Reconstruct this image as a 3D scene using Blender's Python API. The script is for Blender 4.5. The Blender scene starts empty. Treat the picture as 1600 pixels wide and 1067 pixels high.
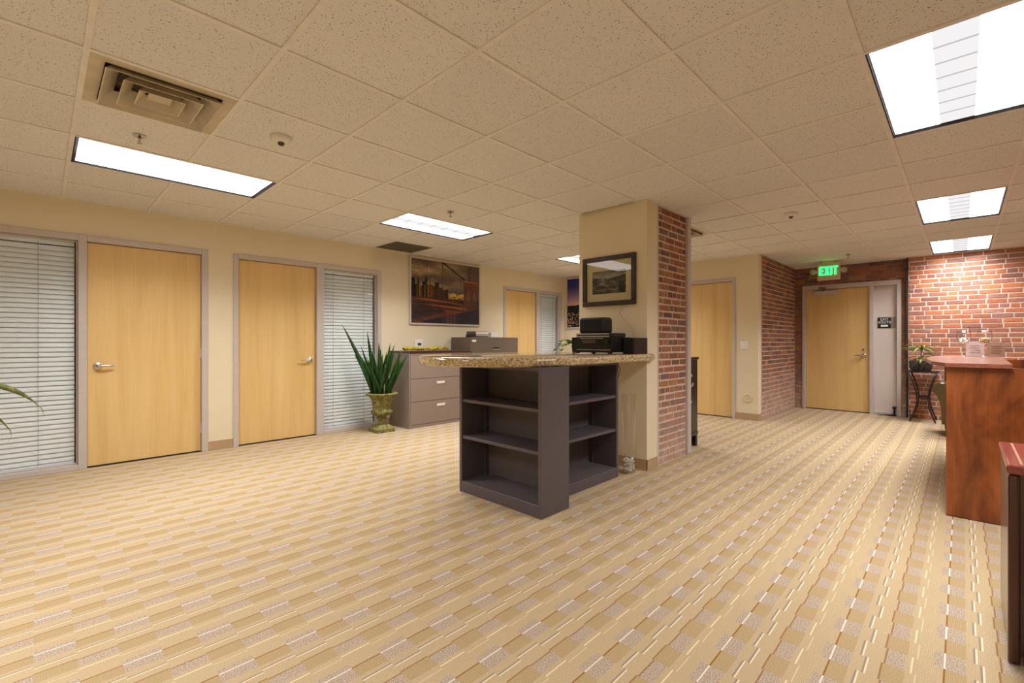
import bpy, bmesh, math, random
from mathutils import Vector, Matrix, noise
random.seed(7)
R = math.radians
D = bpy.data
SC = bpy.context.scene
COL = SC.collection

# ------------------------------------------------------------------ camera, world, exposure
cam = D.objects.new('camera', D.cameras.new('camera'))
COL.objects.link(cam)
cam.location = (0, 0, 1.175)
cam.rotation_euler = (R(90), 0, R(44.32 - 90))
cam.data.sensor_width = 36.0
cam.data.lens = 721.0 / 1600.0 * 36.0
cam.data.clip_start = 0.02
SC.camera = cam
world = D.worlds.new('world'); SC.world = world
world.use_nodes = True
world.node_tree.nodes['Background'].inputs[0].default_value = (1.0, 0.95, 0.88, 1)
world.node_tree.nodes['Background'].inputs[1].default_value = 0.05
SC.view_settings.view_transform = 'Standard'
SC.view_settings.look = 'None'
SC.view_settings.gamma = 1.0
SC.view_settings.use_curve_mapping = False
SC.view_settings.exposure = 0.44
SC.cycles.max_bounces = 10
SC.cycles.diffuse_bounces = 6
SC.cycles.transparent_max_bounces = 16
LAMP = 3.0                     # glow of the fluorescent lenses
LAMP_COL = (1.0, 0.99, 1.0, 1)
LAMP_W = 30.0                  # light each fixture throws down
LAMP_SPREAD = 137

CEIL = 2.466
WL = 5.79        # left wall plane (Y)
WF = 7.42        # far cream wall plane (X)
WE = 9.45        # brick wall with the exit door (X)
WR = 9.38        # bright brick wall (X)
WS = 2.14        # brick side wall (Y)
X0, Y0 = -3.0, -2.6            # walls behind the camera
GX, GY, GS = 1.3644, 1.546, 0.6096   # ceiling grid

# ------------------------------------------------------------------ material helpers
def lin(r, g, b):
    f = lambda c: (c/255/12.92) if c/255 <= 0.04045 else ((c/255+0.055)/1.055)**2.4
    return (f(r), f(g), f(b), 1.0)

class NT:
    def __init__(self, name):
        self.m = D.materials.new(name); self.m.use_nodes = True
        self.t = self.m.node_tree; self.t.nodes.clear()
        self.out = self.t.nodes.new('ShaderNodeOutputMaterial')
    def n(self, typ, **kw):
        x = self.t.nodes.new(typ)
        for k, v in kw.items(): setattr(x, k, v)
        return x
    def put(self, sock, v):
        if isinstance(v, bpy.types.NodeSocket): self.t.links.new(v, sock)
        elif v is not None: sock.default_value = v
    def math(self, op, a, b=None, c=None):
        x = self.n('ShaderNodeMath', operation=op)
        self.put(x.inputs[0], a); self.put(x.inputs[1], b)
        if c is not None: self.put(x.inputs[2], c)
        return x.outputs[0]
    def mix(self, fac, a, b, blend='MIX'):
        x = self.n('ShaderNodeMix', data_type='RGBA', blend_type=blend)
        self.put(x.inputs[0], fac); self.put(x.inputs[6], a); self.put(x.inputs[7], b)
        return x.outputs[2]
    def ramp(self, fac, stops, interp='LINEAR'):
        x = self.n('ShaderNodeValToRGB'); x.color_ramp.interpolation = interp
        e = x.color_ramp.elements
        while len(e) > 1: e.remove(e[-1])
        e[0].position, e[0].color = stops[0]
        for p, c in stops[1:]:
            k = e.new(p); k.color = c
        self.put(x.inputs[0], fac)
        return x.outputs[0]
    def coord(self, which='pos', scale=(1, 1, 1)):
        if which == 'pos': s = self.n('ShaderNodeNewGeometry').outputs['Position']
        else: s = self.n('ShaderNodeTexCoord').outputs['Object']
        if scale == (1, 1, 1): return s
        x = self.n('ShaderNodeVectorMath', operation='MULTIPLY')
        self.t.links.new(s, x.inputs[0]); x.inputs[1].default_value = scale
        return x.outputs[0]
    def noise(self, vec, scale, detail=2.0, rough=0.5, dist=0.0):
        x = self.n('ShaderNodeTexNoise'); self.put(x.inputs['Vector'], vec)
        x.inputs['Scale'].default_value = scale; x.inputs['Detail'].default_value = detail
        x.inputs['Roughness'].default_value = rough; x.inputs['Distortion'].default_value = dist
        return x.outputs[0]
    def bump(self, h, strength=0.3, dist=0.002):
        x = self.n('ShaderNodeBump'); self.put(x.inputs['Height'], h)
        x.inputs['Strength'].default_value = strength; x.inputs['Distance'].default_value = dist
        return x.outputs[0]
    def pbr(self, col, rough=0.5, metal=0.0, normal=None, spec=0.5, trans=0.0, coat=0.0, ior=None):
        x = self.n('ShaderNodeBsdfPrincipled')
        self.put(x.inputs['Base Color'], col); self.put(x.inputs['Roughness'], rough)
        self.put(x.inputs['Metallic'], metal); x.inputs['Specular IOR Level'].default_value = spec
        x.inputs['Transmission Weight'].default_value = trans; x.inputs['Coat Weight'].default_value = coat
        x.inputs['Coat Roughness'].default_value = 0.12
        if ior: x.inputs['IOR'].default_value = ior
        if normal is not None: self.t.links.new(normal, x.inputs['Normal'])
        self.t.links.new(x.outputs[0], self.out.inputs[0])
        return self.m

def simple(name, rgb, rough=0.5, metal=0.0, spec=0.5, var=0.06, scale=14, coat=0.0, bump=0.0, bscale=200):
    t = NT(name); c = lin(*rgb)
    nz = t.noise(t.coord(), scale, 3)
    lo = tuple(v*(1-var) for v in c[:3])+(1,); hi = tuple(min(1, v*(1+var)) for v in c[:3])+(1,)
    col = t.ramp(nz, [(0.3, lo), (0.7, hi)])
    nrm = t.bump(t.noise(t.coord(), bscale, 2), bump, 0.001) if bump else None
    return t.pbr(col, rough, metal, nrm, spec, coat=coat)

def emit(name, rgba, strength):
    t = NT(name); e = t.n('ShaderNodeEmission'); e.inputs[0].default_value = rgba; e.inputs[1].default_value = strength
    t.t.links.new(e.outputs[0], t.out.inputs[0]); return t.m

def wood(name, dark, mid, light, axis=2, rough=0.35, scale=1.0, coat=0.2, contrast=1.0, zf=0.55, fw=0.28):
    t = NT(name)
    s = [9*scale, 9*scale, 9*scale]; s[axis] = zf*scale
    f = [150*scale, 150*scale, 150*scale]; f[axis] = 3.0*scale
    big = t.noise(t.coord('pos', tuple(s)), 1.0, 4, 0.55, 0.6)
    fine = t.noise(t.coord('pos', tuple(f)), 1.0, 3, 0.6)
    v = t.math('ADD', t.math('MULTIPLY', big, 1-fw), t.math('MULTIPLY', fine, fw))
    col = t.ramp(v, [(0.5-0.17*contrast, lin(*dark)), (0.5, lin(*mid)), (0.5+0.17*contrast, lin(*light))])
    return t.pbr(col, rough, 0, t.bump(fine, 0.06, 0.0005), 0.4, coat=coat)

def thin_glass(name, tint=(0.96, 0.98, 0.97, 1), rough=0.0):
    t = NT(name)
    tr = t.n('ShaderNodeBsdfTransparent'); tr.inputs[0].default_value = tint
    gl = t.n('ShaderNodeBsdfGlossy'); gl.inputs['Roughness'].default_value = rough
    fr = t.n('ShaderNodeFresnel'); fr.inputs[0].default_value = 1.52
    mx = t.n('ShaderNodeMixShader')
    fac = t.math('MULTIPLY', t.math('MINIMUM', t.math('MULTIPLY', fr.outputs[0], 1.7), 1.0), t.math('SUBTRACT', 1.0, t.n('ShaderNodeNewGeometry').outputs['Backfacing']))
    t.t.links.new(fac, mx.inputs[0]); t.t.links.new(tr.outputs[0], mx.inputs[1]); t.t.links.new(gl.outputs[0], mx.inputs[2])
    t.t.links.new(mx.outputs[0], t.out.inputs[0]); return t.m

def painted(name, rough=0.35, spec=0.3):
    t = NT(name); a = t.n('ShaderNodeAttribute', attribute_name='print')
    return t.pbr(a.outputs['Color'], rough, 0, None, spec)

M = {}
def mat_carpet():
    t = NT('carpet')
    p = t.coord(); sx = t.n('ShaderNodeSeparateXYZ'); t.t.links.new(p, sx.inputs[0])
    X, Y = sx.outputs[0], sx.outputs[1]
    fx = t.math('FRACT', t.math('DIVIDE', t.math('SUBTRACT', X, 2.384-0.2286*40), 0.2286))
    p1 = t.math('LESS_THAN', fx, 0.5); p0 = t.math('SUBTRACT', 1.0, p1)
    u = t.math('MULTIPLY', t.math('FRACT', t.math('DIVIDE', t.math('SUBTRACT', Y, 0.047-0.3048*40), 0.3048)), 0.3048)
    def band(a, b, ph=None):
        m = t.math('MULTIPLY', t.math('GREATER_THAN', u, a), t.math('LESS_THAN', u, b))
        return m if ph is None else t.math('MULTIPLY', m, ph)
    def line(c, w, ph): return band(c-w/2, c+w/2, ph)
    big = t.noise(p, 2.2, 3)
    gr = t.noise(t.coord('pos', (1, 1, 0)), 260, 3, 0.75)
    base = t.ramp(gr, [(0.30, lin(163, 141, 107)), (0.70, lin(202, 180, 145))])
    darkt = t.ramp(gr, [(0.30, lin(144, 120, 82)), (0.70, lin(189, 164, 121))])
    gr2 = t.noise(t.coord('pos', (1, 1, 0)), 230, 3, 0.8)
    speck = t.ramp(gr2, [(0.40, lin(124, 106, 90)), (0.50, lin(170, 151, 132)), (0.60, lin(208, 193, 178))])
    c = base
    c = t.mix(t.math('MULTIPLY', band(0.2480, 0.3048, p1), 0.7), c, darkt)
    c = t.mix(t.math('MULTIPLY', band(0.1000, 0.1640, p0), 0.72), c, darkt)
    c = t.mix(t.math('MULTIPLY', band(0.2500, 0.3048, p0), 0.85), c, speck)
    c = t.mix(t.math('MULTIPLY', band(-1, 0.0280, p0), 0.85), c, speck)
    c = t.mix(t.math('MULTIPLY', band(0.1050, 0.1580, p1), 0.85), c, speck)
    brown, white, cream, grey, pink = lin(142, 98, 50), lin(222, 211, 200), lin(232, 214, 180), lin(130, 123, 120), lin(214, 190, 160)
    for ctr, w, ph, k in [(0.158, .0055, p1, brown), (0.164, .0055, p0, brown), (0.085, .0052, p1, cream), (0.072, .0040, p0, pink),
                          (0.2268, .0058, p1, grey), (0.2205, .0055, p1, cream), (0.2098, .0058, p0, grey), (0.2035, .0055, p0, cream)]:
        c = t.mix(t.math('MULTIPLY', line(ctr, w, ph), 0.8), c, k)
    edge = t.math('MAXIMUM', t.math('LESS_THAN', u, 0.0026), t.math('GREATER_THAN', u, 0.3022))
    c = t.mix(t.math('MULTIPLY', edge, p1), c, brown)
    c = t.mix(t.math('MULTIPLY', edge, p0), c, white)
    rib = t.math('SINE', t.math('MULTIPLY', Y, 6.2832/0.0052))
    ribm = t.math('MULTIPLY_ADD', rib, 0.06, 1.0)
    bigm = t.math('MULTIPLY_ADD', big, 0.10, 0.95)
    cb = t.n('ShaderNodeCombineColor'); k = t.math('MULTIPLY', ribm, bigm)
    for i in range(3): t.t.links.new(k, cb.inputs[i])
    c = t.mix(1.0, c, cb.outputs[0], 'MULTIPLY')
    h = t.math('ADD', gr, t.math('MULTIPLY', rib, 0.3))
    return t.pbr(c, 0.95, 0, t.bump(h, 0.35, 0.002), 0.1)

def mat_tile():
    t = NT('ceiling_tile'); p = t.coord()
    v = t.n('ShaderNodeTexVoronoi'); v.inputs['Scale'].default_value = 78; t.t.links.new(t.coord('pos', (1, 1, 0)), v.inputs['Vector'])
    sel = t.noise(t.coord('pos', (1, 1, 0)), 110, 2, 0.6)
    thr = t.math('MULTIPLY', t.math('SUBTRACT', sel, 0.38), 1.3)
    pit = t.math('LESS_THAN', v.outputs[0], thr)
    fine = t.noise(p, 260, 2, 0.6)
    base = t.ramp(fine, [(0.3, lin(216, 214, 208)), (0.7, lin(232, 231, 228))])
    c = t.mix(t.math('MULTIPLY', pit, 0.75), base, lin(120, 104, 82))
    tint = t.n('ShaderNodeObjectInfo').outputs['Random']
    k = t.math('MULTIPLY_ADD', tint, 0.05, 0.95); cb = t.n('ShaderNodeCombineColor')
    for i in range(3): t.t.links.new(k, cb.inputs[i])
    c = t.mix(1.0, c, cb.outputs[0], 'MULTIPLY')
    return t.pbr(c, 0.95, 0, t.bump(t.math('SUBTRACT', fine, t.math('MULTIPLY', pit, 1.5)), 0.4, 0.002), 0.1)

def mat_brick(name, bright=1.0, wash=0.0):
    t = NT(name)
    r1 = t.n('ShaderNodeObjectInfo').outputs['Random']; r2 = t.n('ShaderNodeNewGeometry').outputs['Random Per Island']
    r = t.math('FRACT', t.math('ADD', r1, r2))
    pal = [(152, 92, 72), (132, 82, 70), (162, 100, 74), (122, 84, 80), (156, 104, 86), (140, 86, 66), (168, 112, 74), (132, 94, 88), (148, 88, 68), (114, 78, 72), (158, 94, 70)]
    if wash == 0.0: pal = [(192, 112, 82), (178, 106, 84), (202, 120, 84), (168, 112, 98), (190, 126, 104), (206, 124, 80), (174, 108, 90), (186, 118, 96), (160, 100, 86), (198, 114, 78), (180, 116, 100)]  # brighter palette with the near fixture's light put into the brick colours
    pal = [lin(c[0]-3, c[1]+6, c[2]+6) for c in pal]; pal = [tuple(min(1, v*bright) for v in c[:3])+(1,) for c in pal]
    c = t.ramp(r, [(i/len(pal), k) for i, k in enumerate(pal)], 'CONSTANT')
    p = t.coord(); nz = t.noise(p, 38, 4, 0.65)
    c = t.mix(t.math('MULTIPLY', t.math('GREATER_THAN', nz, 0.56), 0.30), c, lin(110, 72, 58))
    pale = t.noise(p, 6, 4, 0.7)
    pf = t.ramp(pale, [(0.50, (0, 0, 0, 1)), (0.75, (1, 1, 1, 1))])
    sep = t.n('ShaderNodeSeparateXYZ'); t.t.links.new(p, sep.inputs[0])
    low = t.math('MAXIMUM', t.math('SUBTRACT', 1.0, t.math('MULTIPLY', sep.outputs[2], 1.25)), 0.0)
    f = t.math('MINIMUM', t.math('ADD', t.math('MULTIPLY', pf, 0.22), t.math('MULTIPLY', t.math('MULTIPLY', low, wash), t.math('ADD', pale, 0.3))), 0.8)
    c = t.mix(f, c, lin(205, 178, 162))
    return t.pbr(c, 0.9, 0, t.bump(t.math('ADD', nz, t.noise(p, 160, 2)), 0.6, 0.004), 0.2)

def mat_granite():
    t = NT('granite'); p = t.coord()
    a = t.noise(p, 75, 5, 0.7, 0.4); b = t.noise(p, 140, 3, 0.7); c2 = t.noise(p, 21, 3, 0.6, 0.5)
    c = t.ramp(a, [(0.30, lin(70, 56, 42)), (0.41, lin(140, 112, 72)), (0.50, lin(192, 168, 124)), (0.60, lin(218, 200, 164)), (0.72, lin(160, 142, 104))])
    c = t.mix(t.math('MULTIPLY', t.math('LESS_THAN', b, 0.40), 0.8), c, lin(58, 46, 36))
    c = t.mix(t.math('MULTIPLY', t.math('GREATER_THAN', c2, 0.60), 0.55), c, lin(224, 206, 170))
    return t.pbr(c, 0.10, 0, None, 0.5, coat=0.5)

def mat_urn():
    t = NT('weathered_urn'); p = t.coord()
    a = t.noise(p, 26, 5, 0.7)
    c = t.ramp(a, [(0.32, lin(72, 66, 28)), (0.48, lin(118, 112, 60)), (0.62, lin(148, 142, 92)), (0.75, lin(176, 168, 128))])
    return t.pbr(c, 0.75, 0, t.bump(a, 0.6, 0.006), 0.25)

def mat_leaf(name, a, b, rough=0.35):
    t = NT(name); p = t.coord('pos', (60, 60, 5))
    n = t.noise(p, 1.0, 3)
    return t.pbr(t.ramp(n, [(0.3, lin(*a)), (0.7, lin(*b))]), rough, 0, None, 0.4)

M['carpet'] = mat_carpet()
M['tile'] = mat_tile()
M['grid'] = simple('grid_metal', (224, 220, 212), 0.6)
M['cream'] = simple('cream_paint', (223, 210, 181), 0.75, var=0.02, scale=3, spec=0.25, bump=0.05)
M['base'] = simple('vinyl_base', (176, 148, 112), 0.5)
M['frame'] = simple('frame_paint', (192, 182, 176), 0.42, var=0.02)
M['maple'] = wood('maple', (206, 168, 104), (219, 184, 122), (226, 194, 134), 2, 0.4, 0.8, 0.15, 1.2)
M['cherry'] = wood('cherry', (88, 42, 18), (130, 68, 30), (160, 90, 44), 2, 0.32, 0.6, 0.15, 0.85, zf=3.4, fw=0.12)
M['cherry_flat'] = wood('cherry_top', (120, 66, 48), (146, 86, 66), (160, 100, 78), 0, 0.25, 0.8, 0.3, 0.9)
M['mahog'] = wood('mahogany', (46, 18, 12), (66, 28, 18), (84, 40, 26), 2, 0.25, 1.0, 0.5, 1.0)
M['mahog_top'] = wood('mahogany_top', (110, 44, 36), (136, 60, 50), (150, 76, 64), 0, 0.16, 1.0, 0.6, 0.9)
M['edge_wood'] = wood('inlay', (170, 130, 110), (190, 150, 128), (200, 164, 140), 0, 0.2, 1.0, 0.5, 0.9)
M['darkwood'] = wood('dark_top', (58, 26, 16), (78, 36, 22), (92, 48, 30), 0, 0.35)
M['slat'] = simple('blind_slat', (240, 241, 247), 0.38, var=0.02)
M['cord'] = simple('cord', (120, 114, 110), 0.7)
M['glass'] = thin_glass('window_glass')
M['chrome'] = simple('satin_chrome', (196, 192, 188), 0.22, 1.0)
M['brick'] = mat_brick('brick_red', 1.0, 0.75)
M['brick_lit'] = mat_brick('brick_lamplit', 0.94, 0.0)  # red brick again, lamp light painted into its palette
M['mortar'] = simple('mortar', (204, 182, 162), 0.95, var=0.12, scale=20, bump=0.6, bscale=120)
M['mortar_lit'] = simple('mortar_lamplit', (216, 200, 186), 0.95, var=0.08, scale=20, bump=0.5, bscale=120)  # paler copy of the mortar, lamp light put into its colour
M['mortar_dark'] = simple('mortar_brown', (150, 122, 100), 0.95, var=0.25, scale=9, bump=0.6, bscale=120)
M['granite'] = mat_granite()
M['steel'] = simple('charcoal_steel', (88, 80, 84), 0.45, 0.0, 0.5, 0.03)
M['steel_in'] = simple('charcoal_inside', (96, 88, 88), 0.5, 0.0, 0.4, 0.03)
M['cab'] = simple('taupe_steel', (140, 124, 112), 0.45, var=0.02)
M['cab2'] = simple('dark_taupe_steel', (100, 86, 74), 0.45, var=0.02)
M['gap'] = simple('dark_gap', (44, 38, 34), 0.8)  # plain dark brown for gaps, backings and small dark parts
M['label'] = simple('label_white', (232, 226, 214), 0.5)
M['black'] = simple('black_plastic', (24, 22, 22), 0.4, var=0.1)
M['black_gloss'] = simple('black_gloss', (16, 15, 15), 0.12)
M['cloth_blk'] = simple('speaker_cloth', (26, 24, 24), 0.9, var=0.2, scale=300)
M['display'] = simple('display', (78, 66, 62), 0.15)
M['silver'] = simple('silver', (190, 186, 184), 0.3, 0.8)
M['urn'] = mat_urn()
M['soil'] = simple('soil', (58, 44, 30), 0.95, var=0.3, scale=60)
M['leaf'] = mat_leaf('sansevieria', (16, 44, 16), (48, 92, 34))
M['leaf_dry'] = mat_leaf('dry_leaf', (150, 130, 80), (190, 170, 120), 0.6)
M['leaf_lt'] = mat_leaf('light_leaf', (96, 128, 44), (170, 188, 92))
M['leaf_pothos'] = mat_leaf('pothos_leaf', (50, 110, 30), (96, 160, 56))
M['leaf_olive'] = mat_leaf('olive_leaf', (62, 78, 30), (132, 136, 60))
M['white'] = simple('white_plastic', (232, 230, 224), 0.4, var=0.01)
M['ivory'] = simple('ivory_plastic', (214, 196, 158), 0.4, var=0.01)
M['beige'] = simple('beige_plastic', (206, 188, 152), 0.5, var=0.01)
M['vent'] = simple('vent_enamel', (196, 184, 160), 0.5, var=0.12, scale=9)
M['vent_dark'] = simple('vent_dark_mottled', (92, 80, 64), 0.9, var=0.3, scale=14)
M['grille'] = simple('return_grille', (112, 104, 92), 0.7)
M['iron'] = simple('wrought_iron', (34, 30, 28), 0.5)
M['stone'] = simple('dark_planter', (62, 54, 48), 0.8, var=0.35, scale=30, bump=0.6, bscale=60)
M['leather'] = simple('olive_leather', (78, 60, 32), 0.25, var=0.15, scale=30)
M['paper'] = simple('paper', (226, 220, 212), 0.8)
M['bookdark'] = simple('book_cover', (72, 56, 56), 0.5)
M['moss'] = simple('yellow_moss', (168, 150, 36), 0.9, var=0.5, scale=60, bump=1.0, bscale=160)
M['gold'] = simple('tan_filler', (196, 168, 116), 0.7, var=0.3, scale=90)
M['pebble'] = simple('white_pebble', (226, 220, 210), 0.5, var=0.12, scale=60)
M['lacquer'] = simple('black_lacquer', (22, 20, 18), 0.25)
M['pearl'] = simple('pearl_inlay', (196, 186, 160), 0.35)
M['frost'] = simple('frosted_panel', (206, 194, 186), 0.3, var=0.02, scale=2)
M['pic_frame'] = wood('picture_frame', (34, 22, 16), (48, 32, 24), (60, 42, 32), 1, 0.35)
M['matboard'] = simple('mat_board', (206, 188, 150), 0.8, var=0.01)
M['print'] = painted('printed_paper', 0.6, 0.15)
M['canvas'] = painted('canvas_print', 0.5, 0.25)
M['lens'] = emit('lamp_lens', LAMP_COL, LAMP)
M['basket'] = emit('lamp_basket', (1.0, 0.97, 0.98, 1), 0.68)
M['basket_dim'] = emit('lamp_basket_strip', (1.0, 0.92, 0.88, 1), 0.42)
M['exit_green'] = emit('exit_letters', (0.012, 1.0, 0.15, 1), 3.2)
M['glassware'] = thin_glass('glassware', (0.985, 0.99, 0.99, 1))
M['acrylic'] = thin_glass('acrylic', (0.80, 0.82, 0.86, 1), 0.1)
M['card'] = simple('printed_card', (206, 190, 184), 0.5)
M['card_tan'] = simple('tan_card', (168, 138, 116), 0.6)
M['ink'] = simple('ink', (70, 58, 54), 0.7)
M['plant_pot'] = simple('glazed_pot', (120, 92, 70), 0.4)
M['dark_strip'] = simple('dark_strip_brown', (44, 34, 26), 0.7)

# ------------------------------------------------------------------ geometry helpers
class MB:
    """collects geometry in world coordinates; build() makes one mesh object"""
    def __init__(self): self.v = []; self.f = []
    def add(self, vs, fs):
        o = len(self.v); self.v += [tuple(p) for p in vs]; self.f += [tuple(i+o for i in q) for q in fs]; return self
    def box(self, x0, x1, y0, y1, z0, z1):
        x0, x1 = sorted((x0, x1)); y0, y1 = sorted((y0, y1)); z0, z1 = sorted((z0, z1))
        vs = [(x0,y0,z0),(x1,y0,z0),(x1,y1,z0),(x0,y1,z0),(x0,y0,z1),(x1,y0,z1),(x1,y1,z1),(x0,y1,z1)]
        return self.add(vs, [(0,3,2,1),(4,5,6,7),(0,1,5,4),(1,2,6,5),(2,3,7,6),(3,0,4,7)])
    def prism(self, pts, z0, z1):
        n = len(pts)
        vs = [(x, y, z0) for x, y in pts] + [(x, y, z1) for x, y in pts]
        fs = [tuple(range(n-1, -1, -1)), tuple(range(n, 2*n))] + [(i, (i+1) % n, (i+1) % n+n, i+n) for i in range(n)]
        return self.add(vs, fs)
    def loft(self, rings, cap=True):
        n = len(rings[0]); vs = [p for r in rings for p in r]; fs = []
        for k in range(len(rings)-1):
            for i in range(n):
                j = (i+1) % n; fs.append((k*n+i, k*n+j, (k+1)*n+j, (k+1)*n+i))
        if cap: fs += [tuple(range(n-1, -1, -1)), tuple(range((len(rings)-1)*n, len(rings)*n))]
        return self.add(vs, fs)
    def lathe(self, prof, c=(0, 0, 0), seg=24, cap=True, axis='z'):
        rings = []
        for r, h in prof:
            ring = []
            for i in range(seg):
                a = 2*math.pi*i/seg; p, q = r*math.cos(a), r*math.sin(a)
                if axis == 'z': ring.append((c[0]+p, c[1]+q, c[2]+h))
                elif axis == 'x': ring.append((c[0]+h, c[1]+p, c[2]+q))
                else: ring.append((c[0]+q, c[1]+h, c[2]+p))
            rings.append(ring)
        return self.loft(rings, cap)
    def tube(self, pts, r, seg=8, cap=True):
        pts = [Vector(p) for p in pts]; rings = []
        rr = r if isinstance(r, (list, tuple)) else [r]*len(pts)
        up = Vector((0, 0, 1))
        for i, p in enumerate(pts):
            d = (pts[min(i+1, len(pts)-1)]-pts[max(i-1, 0)]).normalized()
            a = d.cross(up)
            if a.length < 0.05: a = d.cross(Vector((1, 0, 0)))
            a.normalize(); b = d.cross(a).normalized()
            rings.append([tuple(p+a*math.cos(2*math.pi*k/seg)*rr[i]+b*math.sin(2*math.pi*k/seg)*rr[i]) for k in range(seg)])
        return self.loft(rings, cap)
    def blob(self, c, r, sub=1, jit=0.0, rnd=random):
        bm = bmesh.new(); bmesh.ops.create_icosphere(bm, subdivisions=sub, radius=1.0)
        rs = r if isinstance(r, (list, tuple)) else (r, r, r)
        vs = []
        for v in bm.verts:
            k = 1+rnd.uniform(-jit, jit); vs.append((c[0]+v.co.x*rs[0]*k, c[1]+v.co.y*rs[1]*k, c[2]+v.co.z*rs[2]*k))
        bm.verts.index_update(); fs = [tuple(v.index for v in f.verts) for f in bm.faces]; bm.free()
        return self.add(vs, fs)
    def build(self, name, mat, parent=None, smooth=False, bevel=0.0, seg=2, kind=None, label=None):
        org = Vector((0, 0, 0))
        if parent is not None: org = Vector(parent['_org'])
        me = D.meshes.new(name)
        me.from_pydata([tuple(Vector(p)-org) for p in self.v], [], self.f)
        bm = bmesh.new(); bm.from_mesh(me); bmesh.ops.recalc_face_normals(bm, faces=bm.faces); bm.to_mesh(me); bm.free()
        me.materials.append(M[mat] if isinstance(mat, str) else mat)
        if smooth:
            me.polygons.foreach_set('use_smooth', [True]*len(me.polygons))
        o = D.objects.new(name, me); COL.objects.link(o)
        if smooth == 'auto':
            m = o.modifiers.new('split', 'EDGE_SPLIT'); m.split_angle = R(40)
        if bevel > 0:
            m = o.modifiers.new('bevel', 'BEVEL'); m.width = bevel; m.segments = seg; m.limit_method = 'ANGLE'
        o['_org'] = tuple(org)
        if parent is not None: o.parent = parent
        if kind: o['kind'] = kind
        if label: o['label'] = label
        return o

def thing(name, loc, label=None, cat=None, group=None, kind=None):
    o = D.objects.new(name, None); COL.objects.link(o); o.empty_display_size = 0.1
    o.location = loc; o['_org'] = tuple(loc); tag(o, label, cat, group, kind); return o
def tag(o, label=None, cat=None, group=None, kind=None):
    if label: o['label'] = label
    if cat: o['category'] = cat
    if group: o['group'] = group
    if kind: o['kind'] = kind
    return o
def boxes(lst):
    b = MB()
    for q in lst: b.box(*q)
    return b
class Plane:
    """wall-local coordinates: s along the wall, n out of it into the room, z up"""
    def __init__(self, ax, c): self.ax, self.c = ax, c
    def p(self, s, n, z): return (s, self.c-n, z) if self.ax == 'Y' else (self.c-n, s, z)
    def b(self, s0, s1, n0, n1, z0, z1):
        a = self.p(s0, n0, z0); c = self.p(s1, n1, z1); return (a[0], c[0], a[1], c[1], a[2], c[2])
PL = Plane('Y', WL); PF = Plane('X', WF); PE = Plane('X', WE); PR = Plane('X', WR); PS = Plane('Y', WS)
def text_geo(body, size, f, depth=0.004, font_scale_x=1.0):
    """letters as solid geometry; f maps (x, y, out) of the text plane to world"""
    cu = D.curves.new('txt', 'FONT'); cu.body = body; cu.size = size; cu.align_x = 'CENTER'; cu.align_y = 'CENTER'
    cu.extrude = depth/2; cu.resolution_u = 3
    o = D.objects.new('txt', cu); COL.objects.link(o)
    me = o.to_mesh()
    b = MB(); b.add([f(v.co.x*font_scale_x, v.co.y, v.co.z) for v in me.vertices], [tuple(p.vertices) for p in me.polygons])
    o.to_mesh_clear(); D.objects.remove(o); D.curves.remove(cu)
    return b
def picture(name, pl, s0, s1, z0, z1, n, fn, nx, nz, mat, parent, flip):
    """flat print: a grid whose faces carry printed colours fn(u, v)"""
    vs, fs, cs = [], [], []
    for j in range(nz+1):
        for i in range(nx+1):
            vs.append(pl.p(s0+(s1-s0)*i/nx, n, z0+(z1-z0)*j/nz))
    for j in range(nz):
        for i in range(nx):
            a = j*(nx+1)+i; fs.append((a, a+1, a+nx+2, a+nx+1)); u = (i+.5)/nx
            cs.append(lin(*fn(1-u if flip else u, (j+.5)/nz)))
    org = Vector(parent['_org']); me = D.meshes.new(name)
    me.from_pydata([tuple(Vector(p)-org) for p in vs], [], fs); me.materials.append(M[mat])
    at = me.color_attributes.new('print', 'FLOAT_COLOR', 'CORNER')
    flat = []
    for p in me.polygons:
        for _ in p.loop_indices: flat += list(cs[p.index])
    at.data.foreach_set('color', flat)
    o = D.objects.new(name, me); COL.objects.link(o); o.parent = parent; o['_org'] = tuple(org); return o

# ------------------------------------------------------------------ floor
fl = boxes([(X0-.1, WE+.2, Y0-.1, WL+2.2, -0.1, 0.0)]).build('floor', 'carpet')
tag(fl, 'tan carpet with rows of dashed cream, brown and grey stripes', 'floor', kind='structure')

# ------------------------------------------------------------------ ceiling: deck, tiles, grid bars
FIX = []     # openings in the tile field: (x0, x1, y0, y1)
gx = lambda i: GX+GS*i
gy = lambda j: GY+GS*j
LIGHTS = [(-2, 4), (2, 4), (7, 4), (2, -3), (7, -3), (11, -3), (-5, -3), (-5, 1)]  # last two are added behind the viewpoint to even out the light
VENTS = [(-2, 2), (6, 1)]
RETURN = (3, 6)
for i, j in LIGHTS: FIX.append((gx(i), gx(i+2), gy(j), gy(j+1)))
for i, j in VENTS: FIX.append((gx(i), gx(i+1), gy(j), gy(j+1)))
FIX.append((gx(3), gx(4), gy(6), WL))
ceiling = thing('ceiling', (0, 0, CEIL), 'suspended ceiling of square speckled tiles in a metal grid', 'ceiling', kind='structure')
boxes([(X0-.1, WE+.2, Y0-.1, WL+2.2, CEIL+0.12, CEIL+0.2)]).build('ceiling_deck', 'grid', ceiling)
tile_me = {}
def tile_mesh(w, d):
    k = (round(w, 3), round(d, 3))
    if k not in tile_me:
        bm = bmesh.new(); bmesh.ops.create_cube(bm, size=1.0)
        for v in bm.verts: v.co = Vector((v.co.x*w, v.co.y*d, v.co.z*0.015))
        me = D.meshes.new('tile'); bm.to_mesh(me); bm.free(); me.materials.append(M['tile']); tile_me[k] = me
    return tile_me[k]
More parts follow.
